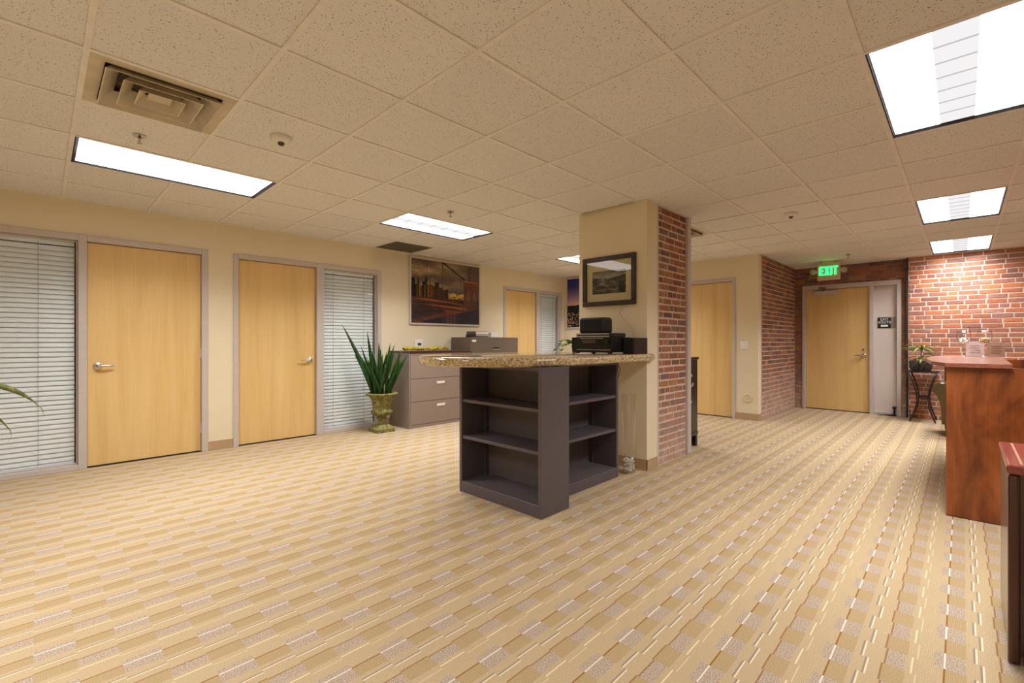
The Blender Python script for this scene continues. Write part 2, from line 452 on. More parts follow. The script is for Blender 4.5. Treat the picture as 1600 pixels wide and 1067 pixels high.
i0, i1 = math.floor((X0-GX)/GS), math.ceil((WE-GX)/GS)
j0, j1 = math.floor((Y0-GY)/GS), math.ceil((WL-GY)/GS)
def in_room(x, y):
    return not (x > WF+.15 and y > WS+.02)
for i in range(i0, i1):
    for j in range(j0, j1):
        a, b = max(gx(i), X0), min(gx(i+1), WE); c, d = max(gy(j), Y0), min(gy(j+1), WL)
        if b-a < .03 or d-c < .03: continue
        cx, cy = (a+b)/2, (c+d)/2
        if not in_room(cx, cy): continue
        if any(f[0] < cx < f[1] and f[2] < cy < f[3] for f in FIX): continue
        if 3.87 < cx < 4.76 and 2.07 < cy < 2.78: continue
        o = D.objects.new('tile', tile_mesh(b-a-.004, d-c-.004)); COL.objects.link(o); o.parent = ceiling
        o.location = (cx, cy, 0.0125+random.uniform(0, .001))
def free_runs(lo, hi, blocked):
    runs = [(lo, hi)]
    for a, b in blocked:
        nr = []
        for p, q in runs:
            if b <= p or a >= q: nr.append((p, q)); continue
            if a > p: nr.append((p, a))
            if b < q: nr.append((b, q))
        runs = nr
    return [r for r in runs if r[1]-r[0] > .02]
def bar(x0, x1, y0, y1):
    dz = .001 if x1-x0 > y1-y0 else 0
    boxes([(x0, x1, y0, y1, CEIL-.002+dz, CEIL+.006)]).build('grid_bar', 'grid', ceiling)
e = 0.002
for i in range(i0+1, i1):
    x = gx(i); hi = WL if x < WF else WS
    for a, b in free_runs(Y0, hi, [(f[2]+.01, f[3]-.01) for f in FIX if f[0]+e < x < f[1]-e]): bar(x-.0115, x+.0115, a, b)
for j in range(j0+1, j1):
    y = gy(j); hi = WE if y < WS else WF
    for a, b in free_runs(X0, hi, [(f[0]+.01, f[1]-.01) for f in FIX if f[2]+e < y < f[3]-e]): bar(a, b, y-.0115, y+.0115)
# wall angle
boxes([(X0, WF, WL-.022, WL, CEIL-.0035, CEIL+.006), (WF-.022, WF, WS, WL, CEIL-.003, CEIL+.006), (WE-.022, WE, Y0, WS, CEIL-.0035, CEIL+.006)]).build('wall_angle', 'grid', ceiling)

# ------------------------------------------------------------------ walls
def wall(name, pl, s0, s1, th, openings, mat, label, z1=CEIL+.1):
    b = MB(); cur = s0
    for a, c, zt in sorted(openings):
        b.box(*pl.b(cur, a, -th, 0, 0, z1)); b.box(*pl.b(a, c, -th, 0, zt, z1)); cur = c
    b.box(*pl.b(cur, s1, -th, 0, 0, z1))
    return tag(b.build(name, mat), label, 'wall', kind='structure')
HEAD = 2.155
wall('wall_left', PL, X0, WF+.12, .13, [(-1.02, 1.263, HEAD), (1.501, 3.322, HEAD), (5.714, 7.358, HEAD)], 'cream', 'long cream painted wall with three office doors and sidelights')
wall('wall_far', PF, WS+.02, WL, .13, [(2.478, 3.50, HEAD)], 'cream', 'cream wall with one maple door beside the brick return')
tag(boxes([(X0-.1, X0, Y0-.1, WL, 0, CEIL+.1)]).build('wall_rear', 'cream'), 'plain cream wall across the open end of the room', 'wall', kind='structure')
tag(boxes([(X0, WE, Y0-.1, Y0, 0, CEIL+.1)]).build('wall_back', 'cream'), 'plain cream wall behind the reception desk', 'wall', kind='structure')
tag(boxes([(X0, WF+.1, WL+1.9, WL+2.0, 0, CEIL+.1)]).build('wall_office', 'cream'), 'plain wall inside the offices behind the blinds', 'wall', kind='structure')

# bricks -----------------------------------------------------------
def unit_brick(ax, rnd):
    """unit brick: length and height 1, front at 0 with a worn arris, back at depth 1"""
    j = lambda s: rnd.uniform(-s, s)
    o = [(-.5, -.5), (.5, -.5), (.5, .5), (-.5, .5)]
    fr = [(x*(.955+j(.02)), z*(.87+j(.05)), j(.05)) for x, z in o]
    md = [(x, z, .14) for x, z in o]; bk = [(x, z, 1.0) for x, z in o]
    vs = []
    for ring in (fr, md, bk):
        for x, z, d in ring: vs.append((x, d, z) if ax == 'Y' else (d, x, z))
    fs = [(0, 1, 2, 3)]
    for k in (0, 4):
        for i in range(4): fs.append((k+i, k+4+i, k+4+(i+1) % 4, k+(i+1) % 4))
    return vs, fs
def brick_mesh(ax, mat, rnd):
    vs, fs = unit_brick(ax, rnd); me = D.meshes.new('brick'); me.from_pydata(vs, [], fs)
    bm = bmesh.new(); bm.from_mesh(me); bmesh.ops.recalc_face_normals(bm, faces=bm.faces)
    # the back is open: orient so that the front faces the room
    f0 = bm.faces[:] and min(bm.faces, key=lambda f: (f.calc_center_median().y if ax == 'Y' else f.calc_center_median().x))
    nrm = f0.normal.y if ax == 'Y' else f0.normal.x
    if nrm > 0: bmesh.ops.reverse_faces(bm, faces=bm.faces)
    bm.to_mesh(me); bm.free(); me.materials.append(M[mat]); return me
def bricks(parent, pl, s0, s1, z0, z1, holes=(), mat='brick', course=.0685, single=True, seed=1, cap=290, gap=.010, length=.207):
    rnd = random.Random(seed); ms = [brick_mesh(pl.ax, mat, rnd) for _ in range(6)]
    org = Vector(parent['_org']); todo = []
    nrow = round((z1-z0)/course); h = (z1-z0)/nrow
    for r in range(nrow):
        hdr = (r % 7 == 3); L = length*(.5 if hdr else 1.0)
        s = s0-rnd.uniform(.15, .85)*L if not hdr else s0-rnd.uniform(.2, .8)*L
        while s < s1:
            ln = L*rnd.uniform(.93, 1.06)
            if not hdr and rnd.random() < .07: ln *= .5
            a, b = max(s, s0), min(s+ln, s1); s += ln
            zc = z0+(r+.5)*h
            segs = [(a, b)]
            for hs0, hs1, hz in holes:
                if zc < hz:
                    segs = [q for p in segs for q in ((p[0], min(p[1], hs0)), (max(p[0], hs1), p[1])) if q[1]-q[0] > 0]
            for a2, b2 in segs:
                if b2-a2 > .022: todo.append(((a2+b2)/2, zc, b2-a2-gap, h-gap-.001))
    rest = todo[cap:] if single else todo
    if single:
        for s, z, w, hh in todo[:cap]:
            o = D.objects.new('brick', rnd.choice(ms)); COL.objects.link(o); o.parent = parent
            o.location = Vector(pl.p(s, 0, z+rnd.uniform(-.0015, .0015)))-org
            dd = .03; jt = rnd.uniform(-.002, .003)
            if pl.ax == 'Y': o.scale = (w, dd, hh); o.location.y += jt
            else: o.scale = (dd, w, hh); o.location.x += jt
            t = rnd.uniform(-.012, .012)
            o.rotation_euler = (0, t, 0) if pl.ax == 'Y' else (t, 0, 0)
    if rest:
        b = MB()
        for s, z, w, hh in rest:
            vs, fs = unit_brick(pl.ax, rnd); c = pl.p(s, 0, z); jt = rnd.uniform(-.002, .003)
            if pl.ax == 'Y': b.add([(c[0]+x*w, c[1]+y*.03+jt, c[2]+zz*hh) for x, y, zz in vs], fs)
            else: b.add([(c[0]+x*.03+jt, c[1]+y*w, c[2]+zz*hh) for x, y, zz in vs], fs)
        b.build('brickwork', mat, parent, kind='stuff')
MREC = .0065
# side wall of small far bricks (grazing view): brickwork joined
w = thing('wall_side', (WF+.13, WS, 0), 'red brick return wall between the cream wall and the exit door', 'wall', kind='structure')
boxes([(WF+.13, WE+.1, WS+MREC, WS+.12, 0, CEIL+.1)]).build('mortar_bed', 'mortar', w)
bricks(w, PS, WF+.13, WE, 0, CEIL, single=False, seed=3, gap=.012)
# wall with the exit door
w = thing('wall_end', (WE, 1.37, 0), 'dark red brick wall around the exit door', 'wall', kind='structure')
b = MB()
for q in [(.58, .688, 0, CEIL+.1), (.688, 2.033, 2.15, CEIL+.1), (2.033, WS+.1, 0, CEIL+.1)]: b.box(*PE.b(q[0], q[1], -.14, -MREC, q[2], q[3]))
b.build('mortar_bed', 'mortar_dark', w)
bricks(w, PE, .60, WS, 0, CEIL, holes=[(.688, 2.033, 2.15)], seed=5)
# bright brick wall
w = thing('wall_right', (WR, -.5, 0), 'bright orange red brick wall behind the reception desk', 'wall', kind='structure')
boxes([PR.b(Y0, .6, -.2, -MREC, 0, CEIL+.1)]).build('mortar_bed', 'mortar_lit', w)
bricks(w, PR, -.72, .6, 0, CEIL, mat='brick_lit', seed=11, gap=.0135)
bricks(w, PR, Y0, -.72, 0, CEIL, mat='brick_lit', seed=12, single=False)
tag(boxes([(WR-.012, WE, .60, .622, 0, CEIL)]).build('corner_strip_1', 'dark_strip'), 'dark upright edge where the two brick walls meet', 'corner_strip', kind='structure')  # dark strip drawn along the line between the two brick walls

# column -----------------------------------------------------------
CX0, CX1, CY0, CY1 = 3.85, 4.78, 2.05, 2.80
w = thing('wall_column', ((CX0+CX1)/2, (CY0+CY1)/2, 0), 'cream boxed column with an exposed red brick face', 'column', kind='structure')
boxes([(CX0, 4.055, CY0, CY1, 0, CEIL+.05), (4.055, CX1, CY0+.12, CY1, 0, CEIL+.05)]).build('drywall', 'cream', w)
PC = Plane('Y', CY0+.012)
boxes([(4.07, 4.705, CY0+.012+.005, CY0+.13, 0, CEIL+.05)]).build('mortar_bed', 'mortar', w)
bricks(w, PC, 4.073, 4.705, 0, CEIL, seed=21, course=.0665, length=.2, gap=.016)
boxes([(4.052, 4.074, CY0-.004, CY0+.03, 0, CEIL)]).build('metal_edge', 'frame', w, bevel=.003)
boxes([(4.705, 4.785, CY0-.012, CY0+.04, 0, CEIL)]).build('metal_edge', 'frame', w, bevel=.012, seg=3)
tag(boxes([(CX0-.006, CX0, CY0-.006, CY1, 0, .10), (CX0-.006, 4.05, CY0-.006, CY0, 0, .10), (CX0-.012, CX0, CY0-.01, CY1, 0, .012)]).build('baseboard_column', 'base'), 'taupe vinyl base around the cream column', 'baseboard', kind='structure')
tag(boxes([PL.b(X0, -1.02, 0, .006, 0, .10), PL.b(1.263, 1.501, 0, .006, 0, .10), PL.b(3.322, 5.714, 0, .006, 0, .10)]).build('baseboard_left', 'base'), 'taupe vinyl base along the office wall', 'baseboard', kind='structure')
tag(boxes([PF.b(WS+.014, 2.478, 0, .006, 0, .10), PF.b(3.5, WL, 0, .006, 0, .10), (WF, WF+.12, WS+.014, WS+.02, 0, .10)]).build('baseboard_far', 'base'), 'taupe vinyl base under the light switch', 'baseboard', kind='structure')

# ------------------------------------------------------------------ doors, windows, blinds
def lever(pl, leaf, s, z, n0, d, lock=False):
    h = MB(); c = pl.p(s, n0, z)
    ax = 'y' if pl.ax == 'Y' else 'x'
    h.lathe([(.033, 0), (.033, -.010), (.028, -.014), (.016, -.016), (.013, -.05), (.0, -.05)], c, 20, axis=ax)
    pts = [(s, .045), (s+d*.03, .052), (s+d*.07, .050), (s+d*.115, .042)]
    h.tube([pl.p(a, n0+q, z) for a, q in pts], [.011, .011, .010, .008], 10)
    if lock: h.lathe([(.02, 0), (.02, -.012), (0, -.014)], pl.p(s-.0*d, n0, z+.10), 16, axis=ax)
    return h.build('lever_handle', 'chrome', leaf, smooth='auto', label='satin chrome lever handle')
FB = .05
def door(n, pl, s0, s1, label, hside, head=HEAD-.055, lock=False, out=None, top=HEAD, left_frame=True, right_frame=True):
    """s0..s1 is the leaf; the steel frame stands around it"""
    d = thing('door_%d' % n, pl.p((s0+s1)/2, 0, 0), label, 'door', kind='structure')
    leaf = boxes([pl.b(s0+.003, s1-.003, -.075, -.03, .012, head-.004)]).build('door_leaf', 'maple', d, bevel=.002, seg=1)
    fr = MB()
    a = out[0] if out else s0-FB; c = out[1] if out else s1+FB
    fr.box(*pl.b(a, s0, -.12, .014, 0, top)); fr.box(*pl.b(s1, c, -.12, .014, 0, top)); fr.box(*pl.b(s0, s1, -.12, .014, head, top))
    st = .012   # door stop
    fr.box(*pl.b(s0, s0+st, -.10, -.078, 0, head)); fr.box(*pl.b(s1-st, s1, -.10, -.078, 0, head)); fr.box(*pl.b(s0, s1, -.10, -.078, head-st, head))
    fr.build('door_frame', 'frame', d, bevel=.004)
    boxes([pl.b(s0-.0, s1+.0, -.10, -.02, 0, .006)]).build('threshold', 'gap', d)
    hs = s0+.075 if hside < 0 else s1-.075
    lever(pl, leaf, hs, .945, -.03, -hside, lock)
    hg = s1 if hside < 0 else s0
    for z in (.25, 1.05, 1.85):
        boxes([pl.b(hg-.008, hg+.008, -.034, -.018, z-.05, z+.05)]).build('hinge', 'frame', d)
    return d, leaf
slat_me = {}
def window(n, pl, s0, s1, out0, out1, label, blabel, top=HEAD, head=HEAD-.055, sill=.05, mull=True):
    w = thing('window_%d' % n, pl.p((s0+s1)/2, 0, 0), label, 'window', kind='structure')
    fr = MB()
    if out0 < s0: fr.box(*pl.b(out0, s0, -.12, .014, 0, top))
    if out1 > s1: fr.box(*pl.b(s1, out1, -.12, .014, 0, top))
    fr.box(*pl.b(s0, s1, -.12, .014, head, top)); fr.box(*pl.b(s0, s1, -.12, .014, 0, sill))
    fr.box(*pl.b(s0, s0+.012, -.05, -.03, sill, head)); fr.box(*pl.b(s1-.012, s1, -.05, -.03, sill, head))
    fr.box(*pl.b(s0, s1, -.05, -.03, sill, sill+.012)); fr.box(*pl.b(s0, s1, -.05, -.03, head-.012, head))
    fr.build('window_frame', 'frame', w, bevel=.004)
    boxes([pl.b(s0+.002, s1-.002, -.058, -.052, sill+.002, head-.002)]).build('pane', 'glass', w)
    # blind
    nb = .095      # blind plane behind the glass
    bl = thing('window_blind', pl.p((s0+s1)/2, -nb, sill), blabel, 'blind', 'white slat blinds in the office sidelights')
    a, c = s0+.012, s1-.022
    boxes([pl.b(a, c, -nb-.025, -nb+.022, head-.048, head-.002)]).build('head_rail', 'slat', bl, bevel=.003)
    L = c-a; key = (pl.ax, round(L, 3))
    if key not in slat_me:
        # curved slat, nearly closed, crown to the room
        prof = []
        for k in range(5):
            q = (k-2)/2.0
            prof.append((q*.0245, .0035*(1-q*q)))
        ang = R(21); vs = []
        for dz in (0, -.0018):
            for q, cr in prof:       # upper edge leans away from the room, crown toward it
                vs.append((q*math.sin(ang)-(cr+dz)*math.cos(ang), q*math.cos(ang)+(cr+dz)*math.sin(ang)))
        b = MB(); n5 = len(vs)
        ring = [vs[i] for i in range(5)]+[vs[9-i] for i in range(5)]
        rings = []
        for x in (-L/2, L/2): rings.append([(x, y, z) if pl.ax == 'Y' else (y, x, z) for y, z in ring])
        b.loft(rings, True)
        me = D.meshes.new('slat'); me.from_pydata(b.v, [], b.f)
        bm = bmesh.new(); bm.from_mesh(me); bmesh.ops.recalc_face_normals(bm, faces=bm.faces); bm.to_mesh(me); bm.free()
        me.materials.append(M['slat']); slat_me[key] = me
    z = sill+.055; k = 0; org = Vector(bl['_org'])
    while z < head-.062:
        o = D.objects.new('slat', slat_me[key]); COL.objects.link(o); o.parent = bl
        o.location = Vector(pl.p((a+c)/2+random.uniform(-.001, .001), -nb, z))-org
        t = random.uniform(-.012, .012)
        o.rotation_euler = (t, random.uniform(-.0015, .0015), 0) if pl.ax == 'Y' else (0, t, 0)
        z += .0435; k += 1
    boxes([pl.b(a, c, -nb-.02, -nb+.02, sill+.004, sill+.026)]).build('bottom_rail', 'slat', bl, bevel=.003)
    for fr_ in (.2, .8):
        s = a+L*fr_
        MB().tube([pl.p(s, -nb+.024, sill+.02), pl.p(s, -nb+.024, head-.03)], .0016, 5).build('ladder_cord', 'cord', bl)
    return w
PLd = [(1, .307, 1.193, -1), ]
door(1, PL, .307, 1.205, 'maple office door with lever at its left, beside the wide blind', -1, out=(.247, 1.263))
window(1, PL, -.96, .247, -1.02, .247, 'wide office sidelight with a closed white blind', 'closed white slat blind in the wide sidelight by the first maple door')
door(2, PL, 1.554, 2.425, 'maple office door with its lever beside the sidelight behind the urn plant', 1, out=(1.501, 2.515))
window(2, PL, 2.515, 3.265, 2.515, 3.322, 'narrow office sidelight behind the urn of tall leaves', 'closed white slat blind behind the urn plant')
door(3, PL, 5.767, 6.59, 'distant maple office door in the corner by the blue picture', 1, out=(5.714, 6.683))
window(3, PL, 6.683, 7.30, 6.683, 7.358, 'distant corner sidelight with grey blind', 'grey looking slat blind in the far corner sidelight')
door(4, PF, 2.528, 3.45, 'maple door beside the white light switch, half hidden by the column', 1, out=(2.478, 3.50))
# exit door with frosted sidelight
d5, leaf5 = door(5, PE, 1.087, 1.984, 'maple exit door with closer and lever under the exit sign', -1, head=2.075, out=(1.029, 2.033), top=2.15, lock=True)
cl = boxes([PE.b(1.53, 1.85, -.03, .035, 1.975, 2.045)]).build('door_closer', 'frame', d5, bevel=.004)
MB().tube([PE.p(1.72, .02, 2.05), PE.p(1.67, .09, 2.085), PE.p(1.78, .02, 2.10)], .009, 8).build('closer_arm', 'gap', cl)
w5 = thing('window_4', PE.p(.885, 0, 0), 'narrow frosted sidelight beside the exit door', 'window', kind='structure')
boxes([PE.b(.688, .742, -.12, .014, 0, 2.15), PE.b(.742, 1.029, -.12, .014, 2.075, 2.15), PE.b(.742, 1.029, -.12, .014, 0, .05)]).build('window_frame', 'frame', w5, bevel=.004)
boxes([PE.b(.742, 1.029, -.06, -.05, .05, 2.075)]).build('pane', 'frost', w5)

# ------------------------------------------------------------------ ceiling lights
def ceiling_light(i, j, label):
    x0, x1, y0, y1 = gx(i)+.012, gx(i+2)-.012, gy(j)+.012, gy(j+1)-.012
    t = thing('ceiling_light', ((x0+x1)/2, (y0+y1)/2, CEIL), label, 'light', 'recessed fluorescent ceiling lights')
    # metal pan: four sides and a top, open below
    zt = CEIL+.06; e = .006
    boxes([(x0, x0+e, y0, y1, CEIL, zt), (x1-e, x1, y0, y1, CEIL, zt), (x0, x1, y0, y0+e, CEIL, zt), (x0, x1, y1-e, y1, CEIL, zt), (x0, x1, y0, y1, zt, zt+.004)]).build('housing', 'gap', t)
    w = (y1-y0); a, b = x0+.022, x1-.022
    ys = [y0+.012, y0+.012+w*.355, y1-.012-w*.355, y1-.012]
    zl = CEIL+.012
    MB().box(a, b, ys[0], ys[1], zl, zl+.004).build('lens', 'lens', t)
    MB().box(a, b, ys[2], ys[3], zl, zl+.004).build('lens', 'lens', t)
    bk = MB().box(a, b, ys[1], ys[2], zl+.002, zl+.006).build('center_basket', 'lens' if (i, j) == (-2, 4) else 'basket', t)
    n = 7
    for k in range(1, n):
        x = a+(b-a)*k/n
        boxes([(x-.003, x+.003, ys[1], ys[2], zl-.002, zl+.003)]).build('louver', 'lens' if (i, j) == (-2, 4) else 'basket_dim', bk)
    ld = D.lights.new('fixture_light', 'AREA'); ld.shape = 'RECTANGLE'; ld.size = b-a; ld.size_y = ys[3]-ys[0]
    ld.energy = LAMP_W*{(-2, 4): .84, (2, -3): 1.13, (7, -3): 1.3, (11, -3): .92}.get((i, j), 1.0); ld.color = LAMP_COL[:3]; ld.spread = R(LAMP_SPREAD)
    lo = D.objects.new('fixture_light', ld); COL.objects.link(lo); lo.parent = t; lo.location = (0, 0, .006)
    return t
LT = ['fully blown out ceiling light beside the square air diffuser', 'ceiling light over the floor before the skyline picture', 'ceiling light half hidden behind the cream column',
      'largest looking ceiling light over the near end of the reception desk', 'middle ceiling light of the row toward the bright brick wall', 'ceiling light closest to the bright brick wall',
      'added unseen ceiling light behind the viewpoint at the reception end', 'added unseen ceiling light behind the viewpoint at the open end of the room']
for (i, j), l in zip(LIGHTS, LT): ceiling_light(i, j, l)

# ------------------------------------------------------------------ air diffusers, return grille, sprinklers, detectors
def diffuser(i, j, label):
    x0, x1, y0, y1 = gx(i)+.012, gx(i+1)-.012, gy(j)+.012, gy(j+1)-.012; cx, cy = (x0+x1)/2, (y0+y1)/2
    t = thing('air_diffuser', (cx, cy, CEIL), label, 'vent', 'square ceiling air diffusers')
    def ring(r0, z0, r1, z1, th):
        q = lambda r, z: [(cx-r, cy-r, z), (cx+r, cy-r, z), (cx+r, cy+r, z), (cx-r, cy+r, z)]
        return MB().loft([q(r0, z0), q(r1, z1), q(r1+.0, z1+th), q(r0-.006, z0+th), q(r0, z0)], cap=False)
    r = (x1-x0)/2
    fl_ = MB()
    for q in [(x0, x1, y0, y0+.055), (x0, x1, y1-.055, y1), (x0, x0+.055, y0+.055, y1-.055), (x1-.055, x1, y0+.055, y1-.055)]: fl_.box(*q, CEIL, CEIL+.005)
    fl_.build('flange', 'vent', t)
    boxes([(x0, x1, y0, y1, CEIL+.085, CEIL+.09), (x0, x0+.004, y0, y1, CEIL+.005, CEIL+.09), (x1-.004, x1, y0, y1, CEIL+.005, CEIL+.09), (x0, x1, y0, y0+.004, CEIL+.005, CEIL+.09), (x0, x1, y1-.004, y1, CEIL+.005, CEIL+.09)]).build('plenum', 'vent_dark', t)
    for k, (ra, rb, za, zb) in enumerate([(.238, .178, -.024, .050), (.166, .112, -.024, .050), (.098, .060, -.022, .030)]):
        q = lambda rr, z: [(cx-rr, cy-rr, z), (cx+rr, cy-rr, z), (cx+rr, cy+rr, z), (cx-rr, cy+rr, z)]
        b = MB().loft([q(ra, CEIL+za), q(rb, CEIL+zb), q(rb-.004, CEIL+zb), q(ra-.006, CEIL+za)], cap=False)
        n = 4
        b.f += [tuple(((i2) % 4, (i2+1) % 4, 12+(i2+1) % 4, 12+i2 % 4)) for i2 in range(4)]
        b.build('cone', 'vent', t)
    boxes([(cx-.05, cx+.05, cy-.05, cy+.05, CEIL+.004, CEIL+.008)]).build('center_plate', 'vent', t)
    return t
diffuser(-2, 2, 'square stepped air diffuser beside the blown out ceiling light')
diffuser(6, 1, 'square stepped air diffuser behind the brick faced column')
x0, x1, y0, y1 = gx(3)+.012, gx(4)-.012, gy(6)+.012, WL-.025
t = thing('return_grille', ((x0+x1)/2, (y0+y1)/2, CEIL), 'dark grey return air grille in the ceiling by the wall picture', 'vent')
boxes([(x0, x1, y0, y0+.02, CEIL, CEIL+.008), (x0, x1, y1-.02, y1, CEIL, CEIL+.008), (x0, x0+.02, y0, y1, CEIL, CEIL+.008), (x1-.02, x1, y0, y1, CEIL, CEIL+.008)]).build('grille_frame', 'grille', t)
boxes([(x0+.02, x1-.02, y0+.02, y1-.02, CEIL+.03, CEIL+.034)]).build('backing', 'vent_dark', t)
n = 26
for k in range(n):
    x = x0+.02+(x1-x0-.04)*(k+.5)/n
    boxes([(x-.004, x+.004, y0+.02, y1-.02, CEIL+.001, CEIL+.03)]).build('grille_blade', 'grille', t)
def sprinkler(x, y, label):
    t = thing('fire_sprinkler', (x, y, CEIL), label, 'sprinkler', 'ceiling fire sprinklers')
    MB().lathe([(.034, .004), (.034, -.002), (.026, -.006), (.010, -.007), (.010, .004)], (x, y, CEIL), 20).build('escutcheon', 'chrome', t, smooth='auto')
    MB().lathe([(.007, 0), (.007, -.035), (.003, -.038), (.003, -.046)], (x, y, CEIL), 10).build('head', 'chrome', t, smooth=True)
    MB().lathe([(.014, -.044), (.014, -.047)], (x, y, CEIL), 12).build('deflector', 'chrome', t)
sprinkler(.44, 3.70, 'chrome fire sprinkler between the air diffuser and a light')
sprinkler(2.86, 3.65, 'chrome fire sprinkler beside the light before the skyline picture')
sprinkler(8.41, 1.22, 'chrome fire sprinkler in the ceiling near the exit sign')
def detector(x, y, label):
    t = thing('smoke_detector', (x, y, CEIL), label, 'detector', 'round ceiling smoke detectors')
    MB().lathe([(.062, .004), (.062, -.012), (.055, -.022), (.040, -.030), (0, -.032)], (x, y, CEIL), 28).build('body', 'grid', t, smooth='auto')
    MB().lathe([(.020, -.026), (.018, -.044), (.014, -.048), (0, -.048)], (x, y, CEIL), 16).build('sensor', 'vent_dark', t, smooth='auto')
detector(1.07, 3.09, 'round smoke detector beside the square air diffuser')
detector(5.30, 1.24, 'round smoke detector between the column and the exit sign')

# ------------------------------------------------------------------ exit sign and exit route sign
EX = 8.83
t = thing('exit_sign', (EX, 1.54, CEIL-.31), 'lit green EXIT sign with two emergency lamp heads', 'sign')
body = boxes([(EX, EX+.06, 1.385, 1.695, CEIL-.305, CEIL-.035)]).build('housing', 'beige', t, bevel=.012)
boxes([(EX+.005, EX+.055, 1.46, 1.62, CEIL-.04, CEIL+.002)]).build('canopy', 'beige', t)
def exit_letters():
    b = MB(); k = .021; zb, zt = CEIL-.225, CEIL-.088; xf = EX-.006
    put = lambda y0, y1, z0, z1: b.box(xf, EX+.002, y0, y1, z0, z1)
    y = 1.665-.003                      # the left end as read
    put(y-k, y, zb, zt)
    for z in (zb, (zb+zt-k)/2, zt-k): put(y-.056, y-k, z, z+k)
    y -= .070
    for sg in (1, -1):                  # the two strokes of the X
        ya, yb = (y, y-.066) if sg > 0 else (y-.066, y); d = .024 if sg > 0 else -.024
        o = [(ya, zt), (ya-d, zt), (yb, zb), (yb+d, zb)]
        b.add([(xf-.0004*sg, p, q) for p, q in o]+[(EX+.002, p, q) for p, q in o], [(0, 1, 2, 3), (4, 7, 6, 5), (0, 4, 5, 1), (1, 5, 6, 2), (2, 6, 7, 3), (3, 7, 4, 0)])
    y -= .080
    put(y-k, y, zb, zt)
    y -= .035
    put(y-.062, y, zt-k, zt); put(y-.031-k/2, y-.031+k/2, zb, zt-k)
    return b
exit_letters().build('lettering', 'exit_green', t, label='glowing green letters EXIT')
for s in (-1, 1):
    y = 1.54+s*.195
    b = MB().lathe([(.012, 0), (.022, -.01), (.042, -.05), (.046, -.075), (.044, -.08), (0, -.078)], (EX+.05, y+s*.012, CEIL-.165), 18, axis='x')
    hd = b.build('lamp_head', 'beige', t, smooth='auto')
    MB().lathe([(.038, 0), (.030, -.008), (0, -.011)], (EX-.030, y+s*.012, CEIL-.165), 16, axis='x').build('lamp_lens', 'silver', hd, smooth=True)
    boxes([(EX+.02, EX+.045, min(y, 1.54+s*.14), max(y, 1.54+s*.14), CEIL-.185, CEIL-.145)]).build('arm', 'beige', t)
t = thing('exit_route_sign', PE.p(.875, -.05, 1.38), 'black EXIT ROUTE plaque on the frosted sidelight', 'sign')
boxes([PE.b(.818, .985, -.051, -.040, 1.392, 1.562)]).build('plate', 'black', t, bevel=.002, seg=1)
boxes([PE.b(.762, .818, -.051, -.042, 1.392, 1.562)]).build('side_tab', 'cab', t, label='grey end tab')
text_geo('EXIT', .052, lambda x, y, o: (WE+.040-.001-o, .90-x, 1.527+y), .003).build('lettering', 'white', t)
text_geo('ROUTE', .052, lambda x, y, o: (WE+.040-.001-o, .90-x, 1.480+y), .003).build('lettering', 'white', t)
boxes([PE.b(.855, .945, -.041, -.037, 1.412, 1.442)]).build('braille_plate', 'white', t)

# light switch and round wall plate, thermostat
t = thing('light_switch', PF.p(2.35, 0, 1.12), 'white double rocker light switch on the cream wall', 'switch')
pt = boxes([PF.b(2.288, 2.412, 0, .007, 1.06, 1.18)]).build('plate', 'white', t, bevel=.003)
for s in (2.325, 2.375): boxes([PF.b(s-.016, s+.016, .006, .011, 1.085, 1.155)]).build('rocker', 'white', t, bevel=.002)
t = thing('wall_cover', PF.p(2.305, 0, .325), 'round cream cover plate low on the wall under the light switch', 'wall plate')
MB().lathe([(.068, 0), (.068, -.006), (.060, -.011), (.052, -.009), (.0, -.009)], PF.p(2.305, 0, .325), 28, axis='x').build('disc', 'ivory', t, smooth='auto')
MB().lathe([(.012, -.008), (.012, -.013), (0, -.013)], PF.p(2.305, 0, .325), 12, axis='x').build('screw', 'ivory', t, smooth='auto')
t = thing('thermostat', PL.p(3.93, 0, 1.09), 'white wall thermostat with a dark display above the filing cabinet', 'thermostat')
boxes([PL.b(3.862, 3.998, 0, .03, 1.085, 1.20)]).build('case', 'white', t, bevel=.008, seg=3)
boxes([PL.b(3.905, 3.965, .028, .032, 1.115, 1.155)]).build('display', 'display', t)

